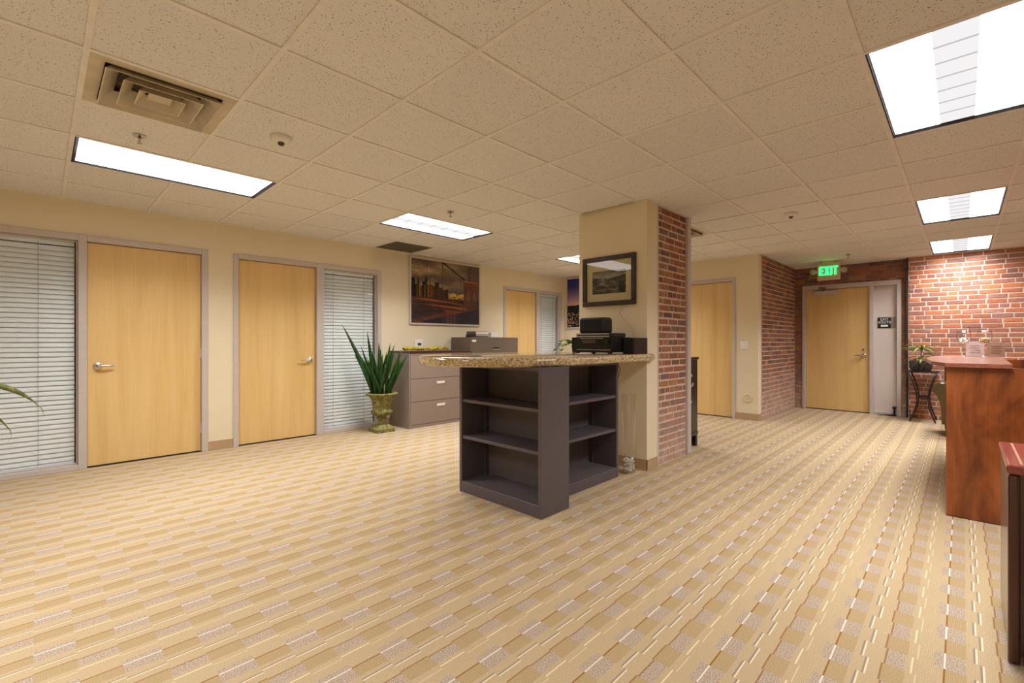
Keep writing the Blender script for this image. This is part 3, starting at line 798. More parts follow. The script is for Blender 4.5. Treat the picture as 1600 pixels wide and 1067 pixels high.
# ------------------------------------------------------------------ pictures
def clampc(c): return tuple(max(0, min(255, v)) for v in c)
def mixc(a, b, f): f = max(0, min(1, f)); return tuple(a[i]*(1-f)+b[i]*f for i in range(3))
rp = random.Random(4)
TOWERS = [(-.01, .055, .70, (34, 28, 26)), (.05, .085, .60, (40, 32, 28)), (.075, .125, .615, (170, 140, 40)), (.085, .105, .69, (60, 44, 24)), (.125, .16, .58, (120, 66, 18)), (.15, .21, .66, (52, 38, 24)),
          (.18, .20, .60, (200, 160, 60)), (.19, .215, .73, (44, 34, 28)), (.215, .285, .62, (150, 92, 26)), (.245, .26, .67, (70, 48, 24)), (.28, .33, .60, (110, 66, 24)), (.325, .38, .66, (62, 48, 40)), (.36, .43, .58, (92, 60, 36)), (.43, .47, .55, (104, 62, 28)), (.465, .52, .56, (58, 44, 34))]
def city(u, v):
    n1 = noise.noise((u*4.0, v*9.0, .3)); n2 = noise.noise((u*9.0, v*22.0, 2.3)); n3 = noise.noise((u*40, v*60, 5))
    sky = mixc((96, 82, 72), (178, 150, 104), .40+.8*n1+.5*n2)
    sky = mixc(sky, (70, 58, 62), max(0, (u-.35)*.8)+.3*n2*(u > .4))
    c = sky
    if .395 < v < .62 and .46 < u < .76:       # bright low blocks
        hgt = .50+.055*noise.noise((int(u*36)*3.1, 1, 7))
        if v < hgt:
            k = noise.noise((int(u*44)*1.7, int(v*60)*1.3, 2)); c = mixc((96, 62, 18), (212, 164, 40), .5+.9*k)
            if v > hgt-.05: c = mixc(c, (226, 196, 130), .6)
    for a, b, h, col in TOWERS:
        if a <= u <= b and .36 < v < h:
            k = noise.noise((int(u*90)*2.1, int(v*80)*1.7, 9)); c = mixc(col, tuple(x*.5 for x in col), .35-.7*k+.35*((u-a)/(b-a)))
    if v < .41:                                 # river front and roadway
        c = mixc((46, 36, 36), (74, 48, 38), .4+n2)
        s = noise.noise((u*2.2, (v+u*.10)*26, 4))
        if .21 < v+u*.04 < .40 and u < .80 and s > .05: c = mixc(c, (178, 88, 40), min(.85, .2+1.3*s))
        if v < .05+.28*u and v > .28*u-.01: c = mixc(c, (112, 66, 42), .55)
        if v < .28*u-.01 or v < .02: c = mixc((40, 34, 40), (60, 50, 56), .3+n1)
        if .50 < u < .64 and v < .24 and (int(u*60) % 3 == 0): c = mixc(c, (126, 62, 40), .6)
    if .755 < u < .985 and v < .735:            # stone bridge tower
        tw = mixc((118, 64, 28), (84, 50, 36), .5+n2+(.7-v)*.8)
        arch = False
        for cx in (.825, .925):
            w = .032 if v < .48 else .032*max(0, (.60-v)/.12)
            if abs(u-cx) < w and v > .33: arch = True
        if v > .28: c = mixc(sky if v > .42 else c, (104, 74, 60), .55) if arch else tw
        if v > .705: c = (150, 86, 34)
    def nearline(x0, y0, x1, y1, w):
        dx, dy = x1-x0, y1-y0; tt = max(0, min(1, ((u-x0)*dx+(v-y0)*dy)/(dx*dx+dy*dy)))
        return math.hypot(u-x0-tt*dx, v-y0-tt*dy) < w
    if nearline(.40, 1.02, .76, .755, .011) or nearline(.84, .74, .86, 1.0, .007) or nearline(.435, 1.0, .43, .40, .004): c = (42, 30, 26)
    if v > .755:
        if u > .80: c = mixc(c, (96, 62, 52), .4)
    return clampc(tuple(x*(1+.22*n3) for x in c))
def blue(u, v):
    if v > .47: return clampc(mixc((206, 160, 150), (52, 50, 122), (v-.47)/.38))
    k = noise.noise((u*30, v*40, 1)); h = .45+.02*noise.noise((u*9, 0, 2))
    c = (26, 24, 28) if v < h else (190, 150, 140)
    if v < .30 and k > .28: c = (210, 160, 120)
    return c
def hills(u, v):
    n1 = noise.noise((u*5, v*9, 1)); n2 = noise.noise((u*14, v*24, 3)); n3 = noise.noise((u*40, v*50, 3))
    ridge = .66+.20*abs(u-.45)+.03*noise.noise((u*8, 0, 0))
    if v > ridge: g = 172-70*(v-ridge)/.35-50*abs(u-.45)+20*n1
    else:
        g = 74+60*n1+44*n2+18*n3+30*math.exp(-((u-.42)**2)/.03)*v
        if abs(v-(.30+.14*math.sin(u*7))) < .02: g += 40
        g -= 36*(u > .8)
    return clampc((g*1.02, g*.95, g*.88))
t = thing('wall_picture', PL.p(4.456, 0, 1.42), 'large colour picture of a city skyline and bridge at dusk', 'picture')
s0, s1, z0, z1 = 3.768, 5.145, 1.425, 2.432
boxes([PL.b(s0, s1, 0, .03, z0, z0+.028), PL.b(s0, s1, 0, .03, z1-.028, z1), PL.b(s0, s0+.028, 0, .03, z0+.028, z1-.028), PL.b(s1-.028, s1, 0, .03, z0+.028, z1-.028)]).build('picture_frame', 'frame', t, bevel=.003)
boxes([PL.b(s0+.02, s1-.02, 0, .018, z0+.02, z1-.02)]).build('backing', 'gap', t)
picture('print', PL, s0+.026, s1-.026, z0+.026, z1-.026, .0195, city, 170, 120, 'canvas', t, False)
t = thing('wall_picture', PF.p(5.34, 0, 1.43), 'tall blue evening picture on the far wall, half hidden by the column', 'picture')
s0, s1, z0, z1 = 4.98, 5.70, 1.432, 2.44
boxes([PF.b(s0, s1, 0, .03, z0, z0+.025), PF.b(s0, s1, 0, .03, z1-.025, z1), PF.b(s0, s0+.025, 0, .03, z0+.025, z1-.025), PF.b(s1-.025, s1, 0, .03, z0+.025, z1-.025)]).build('picture_frame', 'frame', t, bevel=.003)
boxes([PF.b(s0+.02, s1-.02, 0, .018, z0+.02, z1-.02)]).build('backing', 'gap', t)
picture('print', PF, s0+.024, s1-.024, z0+.024, z1-.024, .0195, blue, 70, 90, 'canvas', t, True)
PCX = Plane('X', CX0)
t = thing('framed_photograph', PCX.p(2.447, 0, 1.52), 'framed black and white landscape photograph on the cream column', 'picture')
s0, s1, z0, z1 = 2.152, 2.742, 1.520, 2.000
boxes([PCX.b(s0, s1, 0, .028, z0, z0+.045), PCX.b(s0, s1, 0, .028, z1-.045, z1), PCX.b(s0, s0+.045, 0, .028, z0+.045, z1-.045), PCX.b(s1-.045, s1, 0, .028, z0+.045, z1-.045)]).build('picture_frame', 'pic_frame', t, bevel=.006)
boxes([PCX.b(s0+.03, s1-.03, 0, .010, z0+.03, z1-.03)]).build('mat_board', 'matboard', t)
picture('print', PCX, 2.258, 2.631, 1.638, 1.860, .0115, hills, 110, 70, 'print', t, True)
boxes([PCX.b(s0+.044, s1-.044, .016, .019, z0+.044, z1-.044)]).build('glazing', 'glass', t)

# ------------------------------------------------------------------ counter: bookcases, granite slab
def bookcase(name, label, ax, a0, a1, f, dep, shelves, top=1.0):
    """a0..a1 is the width along the front; f the front plane; dep the depth"""
    pl = Plane(ax, f); t = thing(name, pl.p((a0+a1)/2, -dep/2, 0), label, 'bookcase')
    th = .03
    for q in (a0, a1-th): boxes([pl.b(q, q+th, -dep, 0, 0, top)]).build('side_panel', 'steel', t, bevel=.002, seg=1)
    boxes([pl.b(a0+th, a1-th, -dep, -dep+.012, .0, top)]).build('back_panel', 'steel_in', t)
    boxes([pl.b(a0+th, a1-th, -dep+.012, -.001, top-.025, top)]).build('top_panel', 'steel', t)
    boxes([pl.b(a0+th, a1-th, -.02, -.001, 0, .085)]).build('kick_plate', 'steel', t, bevel=.002, seg=1)
    boxes([pl.b(a0+th, a1-th, -dep+.012, -.02, .065, .085)]).build('bottom_shelf', 'steel_in', t)
    for z in shelves: boxes([pl.b(a0+th+.001, a1-th-.001, -dep+.012, -.008, z-.024, z)]).build('shelf', 'steel', t, bevel=.002, seg=1)
    for s in (a0+th+.004, a1-th-.010):
        boxes([pl.b(s, s+.006, -dep+.05, -dep+.062, .09, top-.03)]).build('shelf_standard', 'steel', t)
    return t
bookcase('bookcase', 'charcoal steel bookcase facing the office wall under the rounded counter end', 'X', 1.985, 2.835, 2.31, .30, (.44, .725))
bookcase('bookcase', 'charcoal steel bookcase set back against the column side of the counter', 'Y', 2.615, 3.515, 2.14, .30, (.42, .71))
def slab_outline(ins=0.0):
    pts = []
    a, b, cx, cy = .72-ins, .66-ins, 2.65, 2.65
    for k in range(25):                       # rounded end, from the back to the front
        an = math.pi/2+math.pi*k/24; pts.append((cx+a*math.cos(an), cy+b*math.sin(an)))
    yb = cy-b
    pts += [(3.5, yb), (3.80, yb)]
    for k in range(1, 6):
        an = -math.pi/2+(math.pi/2+.2)*k/5; pts.append((3.86+(.065-ins*.5)*math.cos(an)*1.2, yb+.045+(.045-ins*.3)*math.sin(an)))
    pts += [(CX0-.002, CY0-.002), (CX0-.002, CY1+.02+.0), (CX0-.002, cy+b)]
    return pts
rings = []
Z0, Z1 = 1.0, 1.066
for k in range(9):
    an = -math.pi/2+math.pi*k/8; ins = .022*(1-math.cos(an)); z = (Z0+Z1)/2+math.sin(an)*(Z1-Z0)/2
    rings.append([(x, y, z) for x, y in slab_outline(ins)])
gs = MB().loft(rings).build('granite_countertop', 'granite', smooth='auto')
tag(gs, 'speckled tan granite countertop with a rounded end on charcoal bookcases', 'countertop')
CT = Z1

# stereo on the counter
t = thing('stereo_receiver', (3.55, 2.34, CT), 'black stereo receiver with a grey display under the disc player', 'receiver')
RX, ry0, ry1, rz0, rz1 = 3.40, 2.13, 2.555, CT+.016, CT+.146
boxes([(RX+.008, 3.72, ry0+.004, ry1-.004, rz0, rz1)]).build('case', 'black', t, bevel=.003)
fp = boxes([(RX, RX+.010, ry0, ry1, rz0-.003, rz1)]).build('front_panel', 'black_gloss', t, bevel=.002)
boxes([(RX-.002, RX+.002, 2.30, 2.44, rz1-.052, rz1-.022)]).build('display', 'display', fp)
boxes([(RX-.003, RX+.002, 2.22, 2.46, rz1-.012, rz1-.008)]).build('trim_line', 'silver', fp)
boxes([(RX-.003, RX+.002, 2.20, 2.50, rz0+.018, rz0+.022)]).build('trim_line', 'silver', fp)
MB().lathe([(.020, 0), (.019, -.018), (.0, -.019)], (RX, 2.178, rz1-.04), 20, axis='x').build('volume_knob', 'black', fp, smooth='auto')
for k in range(5): boxes([(RX-.004, RX+.002, 2.15+k*.012, 2.157+k*.012, rz0+.016, rz0+.024)]).build('button', 'silver', fp)
for yy in (2.17, 2.51):
    for xx in (3.43, 3.68): MB().lathe([(.018, -.016), (.02, 0)], (xx, yy, rz0), 14).build('foot', 'black', t)
t = thing('disc_player', (3.5, 2.32, rz1), 'flat black and silver disc player lying on the receiver', 'disc player')
boxes([(3.41, 3.60, 2.12, 2.51, rz1, rz1+.036)]).build('case', 'black', t, bevel=.003)
boxes([(3.402, 3.412, 2.165, 2.51, rz1+.002, rz1+.012)]).build('front_strip', 'silver', t)
boxes([(3.402, 3.412, 2.165, 2.51, rz1+.024, rz1+.035)]).build('front_strip', 'silver', t)
t = thing('center_speaker', (3.5, 2.37, rz1+.036), 'rounded black speaker standing on top of the disc player', 'speaker')
boxes([(3.43, 3.58, 2.235, 2.50, rz1+.036, rz1+.176)]).build('cabinet', 'black', t, bevel=.022, seg=4)
boxes([(3.424, 3.434, 2.255, 2.48, rz1+.054, rz1+.160)]).build('grille', 'cloth_blk', t, bevel=.004)
t = thing('cube_speaker', (3.68, 2.08, CT), 'black cube speaker at the right of the receiver by the column edge', 'speaker')
boxes([(3.565, 3.80, 2.015, 2.128, CT, CT+.142)]).build('cabinet', 'black', t, bevel=.006)
boxes([(3.558, 3.567, 2.022, 2.121, CT+.008, CT+.134)]).build('grille', 'cloth_blk', t, bevel=.003)
b = MB().box(3.30, 3.40, 2.33, 2.45, CT, CT+.004).build('note_paper', 'paper')
tag(b, 'slip of white paper tucked under the stereo receiver', 'paper')
t = MB().tube([(CX0-.004, 2.30, 1.515), (CX0-.005, 2.33, 1.44), (CX0-.004, 2.26, 1.37), (CX0-.005, 2.20, 1.30), (CX0-.004, 2.17, 1.22), (CX0-.004, 2.2, 1.15), (CX0-.02, 2.2, CT+.004)], .0022, 6).build('speaker_wire', 'ivory', smooth=True)
tag(t, 'thin pale wire running down the column behind the stereo', 'wire')
t = MB().tube([(3.535, 2.16, .997), (3.53, 2.15, .97), (3.545, 2.14, .93), (3.535, 2.15, .87), (3.56, 2.2, .80), (3.6, 2.3, .70)], .003, 6).build('power_cable', 'black', smooth=True)
tag(t, 'black cable hanging below the granite countertop', 'cable')

# leaves -----------------------------------------------------------
def blade(pts, widths, name, mat, parent, fold=.25, side=None):
    """a leaf: strip along pts with a shallow V section and thickness"""
    pts = [Vector(p) for p in pts]; rings = []
    n = len(pts)
    for i, p in enumerate(pts):
        d = (pts[min(i+1, n-1)]-pts[max(i-1, 0)]).normalized()
        sd = Vector(side) if side is not None else d.cross(Vector((0, 0, 1)))
        sd = (sd-d*sd.dot(d))
        if sd.length < .02: sd = d.cross(Vector((1, .3, 0)))
        sd.normalize(); up = sd.cross(d).normalized(); w = max(widths[i], .0008)/2; th = min(.0022, w*.5)
        a, b, c = p-sd*w+up*w*fold, p, p+sd*w+up*w*fold
        rings.append([tuple(a), tuple(b+up*th), tuple(c), tuple(b-up*th)])
    return MB().loft(rings).build(name, mat, parent, smooth=True)
def curve(p0, p1, p2, n):
    p0, p1, p2 = Vector(p0), Vector(p1), Vector(p2)
    return [p0*(1-k/n)**2+p1*2*(k/n)*(1-k/n)+p2*(k/n)**2 for k in range(n+1)]

# pothos behind the receiver
t = thing('pothos_plant', (3.66, 2.70, CT), 'small pothos with bright green leaves peeking past the receiver', 'plant')
MB().lathe([(.0, 0), (.035, 0), (.045, .06), (.047, .075), (.040, .075), (.038, .06), (0, .06)], (3.66, 2.70, CT), 20).build('pot', 'plant_pot', t, smooth='auto')
rp = random.Random(8)
vines = [[(3.66, 2.70, CT+.06), (3.60, 2.74, CT+.13), (3.53, 2.78, CT+.11), (3.49, 2.80, CT+.03)], [(3.66, 2.70, CT+.06), (3.58, 2.72, CT+.11), (3.52, 2.74, CT+.08), (3.49, 2.74, CT+.03)], [(3.66, 2.70, CT+.06), (3.63, 2.77, CT+.12), (3.60, 2.82, CT+.13), (3.56, 2.85, CT+.06)]]
for v in vines:
    MB().tube(v, .002, 6).build('stem', 'leaf_pothos', t, smooth=True)
    for k in range(1, len(v)):
        for q in (.35, .9):
            p = Vector(v[k-1]).lerp(Vector(v[k]), q)
            if p.z < CT+.035 and q < .9: continue
            a = rp.uniform(0, 6.28); d = Vector((math.cos(a)*.8-.2, math.sin(a)*.8, rp.uniform(-.5, .3))); L = rp.uniform(.05, .075)
            tip = p+d.normalized()*L; tip.z = max(tip.z, CT+.006)
            blade(curve(p, p+d*L*.5+Vector((0, 0, .012)), tip, 5), [.006, .040, .052, .044, .024, .001], 'leaf', 'leaf_pothos', t, .2)

# vase with pebbles by the column foot
vx, vy = 3.66, 2.16-.02
vx, vy = 3.665, 2.125
t = thing('glass_vase', (vx, vy, 0), 'tall clear glass vase with white pebbles in its foot beside the column', 'vase')
MB().lathe([(0, .004), (.052, .004), (.056, .02), (.066, .71), (.064, .71), (.053, .022), (0, .016)], (vx, vy, 0), 32).build('glass', 'glassware', t, smooth='auto')
rp = random.Random(3); b = MB()
for k in range(150):
    z = rp.uniform(.024, .14); r = math.sqrt(rp.random())*.046; a = rp.uniform(0, 6.28)
    b.blob((vx+r*math.cos(a), vy+r*math.sin(a), z), (rp.uniform(.006, .010), rp.uniform(.006, .010), rp.uniform(.004, .007)), 1, .1, rp)
b.build('pebbles', 'pebble', t, smooth=True, kind='stuff', label='white pebbles filling the vase foot')

# ------------------------------------------------------------------ filing cabinets
t = thing('filing_cabinet', (3.99, 5.52, 0), 'taupe three drawer lateral filing cabinet with a dark wood top beside the urn', 'cabinet')
fx0, fx1, fy0, fy1 = 3.455, 4.52, 5.295, 5.765
boxes([(fx0, fx1, fy0+.018, fy1, 0, 1.018)]).build('body', 'cab', t, bevel=.002, seg=1)
boxes([(fx0-.004, fx1+.002, fy0-.012, fy1+.01, 1.018, 1.044)]).build('wood_top', 'darkwood', t, bevel=.003)
boxes([(fx0, fx0+.018, fy0, fy0+.018, 0, 1.018), (fx1-.018, fx1, fy0, fy0+.018, 0, 1.018), (fx0+.018, fx1-.018, fy0, fy0+.018, .985, 1.018), (fx0+.018, fx1-.018, fy0, fy0+.018, 0, .042)]).build('face_frame', 'cab', t)
for z0, z1 in ((.046, .350), (.356, .664), (.670, .981)):
    d = boxes([(fx0+.022, fx1-.022, fy0-.002, fy0+.018, z0, z1)]).build('drawer', 'cab', t, bevel=.003)
    zc = z1-.065
    boxes([(3.90, 4.07, fy0-.006, fy0, zc-.028, zc+.022)]).build('pull_recess', 'silver', d, bevel=.002)
    boxes([(3.908, 4.045, fy0-.008, fy0-.004, zc-.012, zc+.016)]).build('label_card', 'label', d)
    boxes([(4.048, 4.062, fy0-.010, fy0-.004, zc-.006, zc+.008)]).build('latch', 'gap', d)
t = thing('filing_cabinet', (5.04, 5.52, 0), 'dark taupe four drawer lateral filing cabinet with papers on top', 'cabinet')
fx0, fx1, fy0, fy1 = 4.532, 5.56, 5.295, 5.765
boxes([(fx0, fx1, fy0+.018, fy1, 0, 1.24)]).build('body', 'cab2', t, bevel=.002, seg=1)
boxes([(fx0, fx0+.018, fy0, fy0+.018, 0, 1.24), (fx1-.018, fx1, fy0, fy0+.018, 0, 1.24), (fx0+.018, fx1-.018, fy0, fy0+.018, 1.21, 1.24), (fx0+.018, fx1-.018, fy0, fy0+.018, 0, .042)]).build('face_frame', 'cab2', t)
for k in range(4):
    z0 = .046+k*.291; z1 = z0+.286
    d = boxes([(fx0+.022, fx1-.022, fy0-.002, fy0+.018, z0, z1)]).build('drawer', 'cab2', t, bevel=.003)
    zc = (z0+z1)/2
    boxes([(4.985, 5.125, fy0-.004, fy0+.001, zc-.02, zc+.024)]).build('pull_recess', 'gap', d)
    boxes([(4.985, 5.125, fy0-.007, fy0, zc-.022, zc-.006)]).build('pull_lip', 'silver', d)
    if k == 3: boxes([(4.56, 4.635, fy0-.005, fy0, z1-.035, z1-.005)]).build('label_card', 'label', d)
# moss garland
rp = random.Random(5); b = MB(); mz = 1.044
for k in range(60):
    u = k/59; x = 3.50+.72*u; y = 5.46+.05*math.sin(u*9)+rp.uniform(-.04, .04)
    r = rp.uniform(.018, .034); b.blob((x, y, mz+r*.94+rp.uniform(0, .012)), (r*1.3, r, r*.75), 1, .25, rp)
tag(b.build('moss_branch', 'moss'), 'yellow green mossy branch lying on the taupe filing cabinet', 'decoration')
# books and papers on the tall cabinet
z = 1.24
def book(x0, x1, y0, y1, z, h, cover, label, cat='book'):
    t = thing('book', ((x0+x1)/2, (y0+y1)/2, z), label, cat)
    boxes([(x0, x1, y0, y1, z, z+.004), (x0, x1, y0, y1, z+h-.004, z+h), (x0, x0+.004, y0, y1, z+.004, z+h-.004)]).build('cover', cover, t)
    boxes([(x0+.004, x1-.005, y0+.004, y1-.004, z+.004, z+h-.004)]).build('pages', 'paper', t)
book(4.74, 5.06, 5.42, 5.66, z, .026, 'bookdark', 'lowest dark covered book of the pile on the tall cabinet')
book(4.73, 5.02, 5.40, 5.64, z+.026, .024, 'bookdark', 'middle white edged book of the pile on the tall cabinet')
book(4.75, 5.03, 5.43, 5.65, z+.050, .044, 'cab2', 'thick grey topmost book of the pile on the tall cabinet')
t = boxes([(5.065+.003*(k%3), 5.225-.004*(k%4), 5.42-.003*(k%2), 5.63, z+.0085*k, z+.0085*k+.0088) for k in range(9)]).build('paper_stack', 'paper')
tag(t, 'loose pile of white papers leaning on the books', 'papers')

# ------------------------------------------------------------------ urn with tall leaves
ux, uy = 3.13, 5.44
t = thing('urn_plant', (ux, uy, 0), 'weathered green pedestal urn holding tall dark green sword leaves', 'plant')
boxes([(ux-.125, ux+.125, uy-.125, uy+.125, 0, .048)]).build('plinth', 'urn', t, bevel=.006)
q = lambda r, z: [(ux-r, uy-r, z), (ux+r, uy-r, z), (ux+r, uy+r, z), (ux-r, uy+r, z)]
MB().loft([q(.118, .048), q(.10, .062), q(.072, .088), q(.055, .098)]).build('plinth_slope', 'urn', t)
prof = [(.055, .092), (.048, .115), (.046, .150), (.050, .168), (.066, .175), (.066, .186), (.052, .192), (.060, .202), (.100, .218), (.124, .240), (.136, .262), (.136, .272), (.122, .280), (.116, .290), (.118, .34), (.126, .40), (.142, .440), (.168, .465), (.196, .478), (.206, .490), (.204, .504), (.190, .510), (.165, .500), (.140, .47), (0, .46)]
MB().lathe(prof, (ux, uy, 0), 40).build('urn_bowl', 'urn', t, smooth=True)
fl_ = MB()
for k in range(28):
    a = 2*math.pi*k/28; r0, r1 = .128, .105
    fl_.tube([(ux+.100*math.cos(a), uy+.100*math.sin(a), .217), (ux+.126*math.cos(a), uy+.126*math.sin(a), .242), (ux+.135*math.cos(a), uy+.135*math.sin(a), .262)], [.005, .008, .006], 6)
fl_.build('gadroon', 'urn', t, smooth=True)
MB().lathe([(0, .462), (.142, .462), (.142, .470), (0, .474)], (ux, uy, 0), 24).build('soil', 'soil', t)
cr, sr = math.cos(R(44.32)), math.sin(R(44.32))
def view_dir(rt, fw): return Vector((sr*rt+cr*fw, -cr*rt+sr*fw, 0))     # to the right of the counter view, and away
rp = random.Random(12)
LV = [(-.52, -.04, 1.40, .046), (-.20, .02, 1.31, .050), (-.02, -.06, 1.17, .044), (.10, .05, 1.16, .048), (.19, -.05, 1.155, .050), (.26, .02, 1.08, .046), (-.30, .06, 1.13, .036), (-.10, -.12, 1.08, .050), (.05, -.14, 1.02, .05), (-.34, -.08, 1.02, .04), (.30, -.06, .94, .05), (.15, .10, 1.06, .05), (-.24, .12, .98, .04), (.33, .05, 1.0, .045), (-.06, .12, 1.02, .05), (.12, -.16, .92, .05), (-.16, -.14, .95, .05), (.22, .13, .95, .045), (-.01, .0, 1.10, .05), (-.28, -.02, 1.00, .045), (.06, .04, 1.05, .05), (-.13, .03, 1.05, .048), (.18, -.1, 1.0, .046), (-.07, -.06, .93, .05)]
for rt, fw, zt, w in LV:
    tip = Vector((ux, uy, zt))+view_dir(rt, fw)
    if tip.y > WL-.03: tip.y = WL-.03
    base = Vector((ux, uy, .465))+view_dir(rt*.20+rp.uniform(-.04, .04), fw*.35+rp.uniform(-.04, .04))
    midp = base.lerp(tip, .5)+view_dir(-rt*.10, 0)+Vector((0, 0, .02))
    w *= 1.4
    k = 8; pts = curve(base, midp, tip, k)
    ws = [w*(.62+.38*math.sin(min(1, i/k*1.6)*math.pi/2))*(1-(i/k)**2.6)+.001 for i in range(k+1)]
    a = rp.uniform(-.7, .7)
    blade(pts, ws, 'leaf', 'leaf', t, .35, side=view_dir(math.cos(a), math.sin(a)))
base = Vector((ux, uy, .465))+view_dir(.05, -.06)
blade(curve(base, base+Vector((0, 0, .25)), base+view_dir(.02, -.02)+Vector((0, 0, .42)), 6), [.012, .014, .014, .013, .011, .008, .001], 'dry_leaf', 'leaf_dry', t, .3, side=view_dir(1, 0))

# ------------------------------------------------------------------ plant at the open end, only its leaf tips in view
px, py = -.62, 3.62
t = thing('arching_plant', (px, py, 0), 'potted plant whose long arching leaf tips hang before the wide blind', 'plant')
MB().lathe([(0, 0), (.12, 0), (.16, .30), (.17, .32), (.155, .32), (.15, .29), (0, .29)], (px, py, 0), 28).build('pot', 'plant_pot', t, smooth='auto')
MB().tube([(px, py, .28), (px+.01, py, .5), (px, py-.01, .80)], [.02, .018, .014], 8).build('stem', 'leaf_dry', t, smooth=True)
def arch(p0, p1, p2, p3, ws, n=12):
    p0, p1, p2, p3 = map(Vector, (p0, p1, p2, p3)); out = []
    for k in range(n+1):
        s = k/n; out.append(p0*(1-s)**3+p1*3*s*(1-s)**2+p2*3*s*s*(1-s)+p3*s**3)
    return out
W1 = [.010, .012, .012, .012, .014, .018, .024, .030, .036, .034, .026, .010, .002]
pts = arch((px, py, .80), (-.42, 3.66, 1.06), (-.10, 3.60, .99), (.010, 3.50, .815), W1)
pts += [Vector((.016, 3.495, .79)), Vector((.010, 3.495, .765))]
blade(pts, W1[:-1]+[.006, .003, .001], 'leaf', 'leaf_olive', t, .3, side=(.1, -.45, .8))
pts = arch((px, py, .78), (-.45, 3.55, .98), (-.20, 3.52, .90), (-.105, 3.49, .72), W1)
pts += [Vector((-.10, 3.487, .69)), Vector((-.115, 3.487, .655))]
blade(pts, [x*1.2 for x in W1[:-1]]+[.006, .003, .001], 'leaf', 'leaf_olive', t, .3, side=(.1, -.45, .8))
rp = random.Random(2)
for k in range(9):
    a = 1.9+k*.5; L = rp.uniform(.45, .62); c, s = math.cos(a), math.sin(a)
    pts = arch((px, py, .78), (px+c*L*.4, py+s*L*.4, 1.08), (px+c*L*.85, py+s*L*.85, .98), (px+c*L, py+s*L, .72), W1)
    if px+c*L > -.30: continue
    blade(pts, W1, 'leaf', 'leaf_olive', t, .3)

# ------------------------------------------------------------------ black lacquer cabinet behind the column
t = thing('lacquer_cabinet', (5.0, 2.55, 0), 'black lacquer cabinet with pearl flower inlay standing behind the brick column', 'cabinet')
bx0, bx1, by0, by1 = 4.82, 5.20, 2.145, 2.95
boxes([(bx0, bx1, by0, by1, .12, .97)]).build('body', 'lacquer', t, bevel=.004)
boxes([(bx0-.01, bx1+.012, by0-.012, by1+.012, .97, 1.0)]).build('top', 'lacquer', t, bevel=.005)
boxes([(bx0-.005, bx1+.006, by0-.006, by1+.006, .13, .165)]).build('base_rail', 'lacquer', t, bevel=.004)
for x in (bx0, bx1-.05):
    for y in (by0, by1-.05): boxes([(x, x+.05, y, y+.05, 0, .125)]).build('leg', 'lacquer', t, bevel=.004)
rp = random.Random(6); b = MB()
for cz in (.38, .48, .70, .77):
    for k in range(5):
        a = rp.uniform(0, 6.28); r = rp.uniform(.01, .04)
        b.blob((4.99+.05*math.cos(a)+rp.uniform(-.05, .05), by0-.001, cz+r*math.sin(a)), (rp.uniform(.012, .024), .003, rp.uniform(.008, .026)), 1, .2, rp)
b.build('inlay', 'pearl', t, smooth=True, label='pale pearl flower inlay')

# ------------------------------------------------------------------ reception desk
t = thing('reception_desk', (5.4, -.7, 0), 'cherry reception desk with a pointed bowed transaction top', 'desk')
DY1 = -1.9
boxes([(4.28, 4.31, DY1, .08, .004, 1.0)]).build('front_panel', 'cherry', t, bevel=.002, seg=1)
boxes([(4.278, 4.312, DY1, .082, 1.0, 1.003)]).build('panel_edge', 'cherry_flat', t)
boxes([(4.31, 6.55, .05, .08, .004, 1.0)]).build('side_panel', 'cherry', t)
boxes([(4.31, 6.55, -.24, -.21, .3, 1.0)]).build('inner_panel', 'cherry', t)
boxes([(6.55, 6.58, DY1, .08, .004, 1.0)]).build('back_panel', 'cherry', t)
boxes([(4.31, 4.9, DY1, -.24, .71, .74)]).build('work_surface', 'cherry_flat', t)
pts = [(4.25, -.225), (6.62, -.27), (6.62, .08)]
for k in range(1, 12):
    s = k/12; x = 6.62-(6.62-4.9)*s; pts.append((x, .08+.145*math.sin(math.pi*(.10+.62*s))))
pts += [(4.6, .165), (4.25, .082)]
MB().prism(pts, 1.003, 1.031).build('transaction_top', 'cherry_flat', t, bevel=.002, seg=1)
DT = 1.031
# glasses and cards on the desk
def goblet(x, y, filler, label):
    t = thing('glass_goblet', (x, y, DT), label, 'goblet', 'stemmed glass goblets on the reception desk')
    MB().lathe([(0, 0), (.040, 0), (.040, .004), (.012, .010), (.006, .02), (.005, .10), (.008, .115), (.030, .128), (.050, .160), (.054, .195), (.046, .245), (.044, .245), (.051, .195), (.047, .163), (.028, .133), (0, .122)], (x, y, DT), 28).build('glass', 'glassware', t, smooth=True)
    rp = random.Random(int(x*100)); b = MB()
    for k in range(60):
        a = rp.uniform(0, 6.28); zz = rp.uniform(.134, .172); r = rp.random()*(.018+.022*(zz-.134)/.038)
        b.blob((x+r*math.cos(a), y+r*math.sin(a), DT+zz), rp.uniform(.006, .010), 1, .15, rp)
    b.build('filling', filler, t, smooth=True, kind='stuff')
goblet(6.12, -.008, 'pebble', 'stemmed glass goblet with white pebbles on the reception desk')
goblet(6.03, -.142, 'gold', 'stemmed glass goblet with tan filler before the cards')
